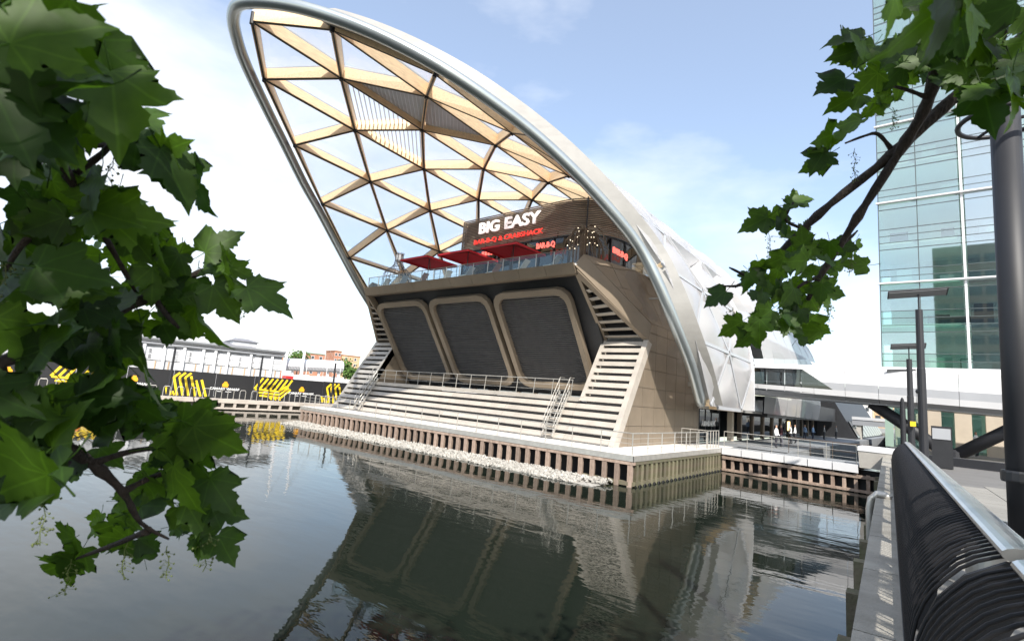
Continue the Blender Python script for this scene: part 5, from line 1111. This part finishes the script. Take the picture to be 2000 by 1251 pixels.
for a in ((476, 560, 1.55, .10), (100, 930, 1.25, .16), (92, 490, 1.2, .12), (15, 500, 1.2, .12), (222, 310, 1.2, .10), (140, 1090, 1.5, .10), (250, 1060, 1.5, .10), (330, 1065, 1.5, .09), (410, 1040, 1.5, .11), (320, 295, 1.25, .07), (225, 660, 1.35, .07)): seeds(tl_, *a)
# right branches
wr = [tuple(TRR + V((-.1, .25, 5.4))), (13.4, -20.5, 7.6)]
branch(tr_, [(2120, -10, 2.05), (2000, 75, 2.1), (1870, 185, 2.2), (1745, 300, 2.3), (1620, 400, 2.4), (1540, 475, 2.5), (1480, 535, 2.55), (1435, 560, 2.6)], .042, .006, wr)
branch(tr_, [(1900, -80, 2.0), (1860, 30, 2.05), (1815, 190, 2.15), (1770, 275, 2.25), (1690, 400, 2.35), (1640, 480, 2.45), (1595, 550, 2.5), (1578, 585, 2.55)], .034, .010, [tuple(TRR + V((-.1, .25, 6.0))), (13.2, -20.8, 8.2)])
for pts in ([(1740, 290, 2.3), (1715, 262, 2.3), (1690, 265, 2.3), (1650, 280, 2.35)], [(1640, 480, 2.45), (1600, 480, 2.5), (1560, 490, 2.5), (1500, 510, 2.5)], [(1640, 480, 2.45), (1660, 465, 2.45), (1675, 450, 2.45)], [(1580, 450, 2.45), (1535, 430, 2.5), (1550, 395, 2.5)], [(1470, 545, 2.55), (1440, 530, 2.55), (1424, 522, 2.55)], [(1470, 545, 2.55), (1440, 558, 2.55), (1412, 558, 2.55)], [(1810, 190, 2.15), (1770, 175, 2.15), (1730, 165, 2.2)], [(1600, 540, 2.5), (1560, 560, 2.5), (1540, 600, 2.5)], [(1940, 120, 2.1), (1965, 60, 2.0), (1950, 20, 2.0)]):
    branch(tr_, pts, .010, .004)
for a in ((1960, 60, 80, 70, 15, 1.7, .16, -90), (1900, 130, 90, 60, 14, 1.8, .16, -90), (1960, 160, 60, 40, 8, 1.6, .16, -90), (1780, 130, 70, 60, 11, 2.1, .15, -120), (1840, 110, 60, 60, 8, 2.0, .16, -100), (1700, 120, 60, 40, 7, 2.1, .15, 200), (1690, 190, 40, 40, 4, 2.2, .14, 230), (1800, 20, 60, 40, 5, 1.3, .16, -110), (1900, 20, 80, 30, 7, 1.3, .16, -90),
          (1580, 500, 80, 25, 9, 2.5, .14, -120), (1530, 540, 80, 30, 11, 2.5, .14, -110), (1510, 590, 55, 45, 10, 2.5, .14, -100), (1570, 600, 50, 40, 9, 2.5, .14, -70), (1490, 640, 40, 20, 5, 2.5, .13, -120), (1560, 640, 40, 20, 5, 2.5, .13, -60), (1640, 500, 40, 25, 5, 2.5, .13, -60), (1560, 465, 40, 20, 4, 2.5, .13, 60)):
    blob(tr_, *a)
for a in ((1810, 50, .95, .15, 235), (1850, 45, .95, .14, -95), (1900, 30, 1.0, .14, -80), (1650, 75, 2.1, .14, 175), (1660, 100, 2.1, .15, 190), (1625, 165, 2.15, .16, 205), (1650, 195, 2.15, .15, 200), (1650, 255, 2.2, .15, 215), (1610, 270, 2.2, .14, 210), (1600, 310, 2.2, .14, 225), (1590, 320, 2.25, .12, 215), (1565, 390, 2.5, .12, 20), (1545, 400, 2.5, .10, 200), (1475, 435, 2.5, .14, 205), (1505, 425, 2.5, .12, 160), (1530, 440, 2.5, .11, -60), (1398, 582, 2.55, .13, 215), (1430, 640, 2.5, .13, 215), (1460, 660, 2.5, .13, 225), (1625, 570, 2.5, .13, -15), (1600, 640, 2.5, .12, -35), (1655, 480, 2.5, .10, -20), (1930, 210, 1.6, .16, -100), (1990, 190, 1.5, .16, -90)):
    leaf(tr_, *a)
for a in ((1668, 290, 2.25, .15), (1502, 450, 2.5, .16), (1620, 590, 2.5, .10), (1600, 560, 2.5, .12), (1430, 600, 2.55, .12), (1520, 590, 2.5, .14), (1745, 210, 2.2, .10), (1660, 500, 2.5, .10)): seeds(tr_, *a)
# the crowns behind and above the camera, which shade the boughs (out of the frame)
def crown(o, c, rad, n, seed):
    rc = random.Random(seed); b = MB()
    for k in range(n):
        q = V((rc.gauss(0, 1), rc.gauss(0, 1), rc.gauss(0, 1))).normalized() * rad * rc.uniform(.35, 1) ** .6; q.z *= .8; p = c + q
        d = p - CAM; f = d.dot(FF)
        if f > -.25: continue
        if d.length < 1.0: continue
        a_ = V((rc.uniform(-1, 1), rc.uniform(-1, 1), rc.uniform(-.7, .4))).normalized() * .11; d_ = a_.orthogonal().normalized() * .085; b.face([p - a_, p - a_ * .2 + d_, p + a_, p - a_ * .2 - d_])
    b.build('crown', 'leaf', o, kind='stuff')
crown(tl_, TL + V((-.6, .2, 6.0)), 3.3, 5200, 3); crown(tr_, TRR + V((.2, -.9, 6.2)), 3.0, 3600, 4)

# ------------------------------------------------------------------ office block behind the camera, mirrored in the tower glass
ob = thing('office_block', 'brown office block facing the glass tower across the quay, behind the viewer', 'building', (26, -76, 2.2))
MB().box((11.8, -84, 2.17), (44, -70, 47)).build('wall', 'bronze_dark', ob)
for f in range(11):
    for i in range(11): MB().box((12.4 + i * 2.85, -69.98, 4.5 + f * 3.8), (14.6 + i * 2.85, -69.93, 6.6 + f * 3.8)).build('window', 'window_dark', ob)
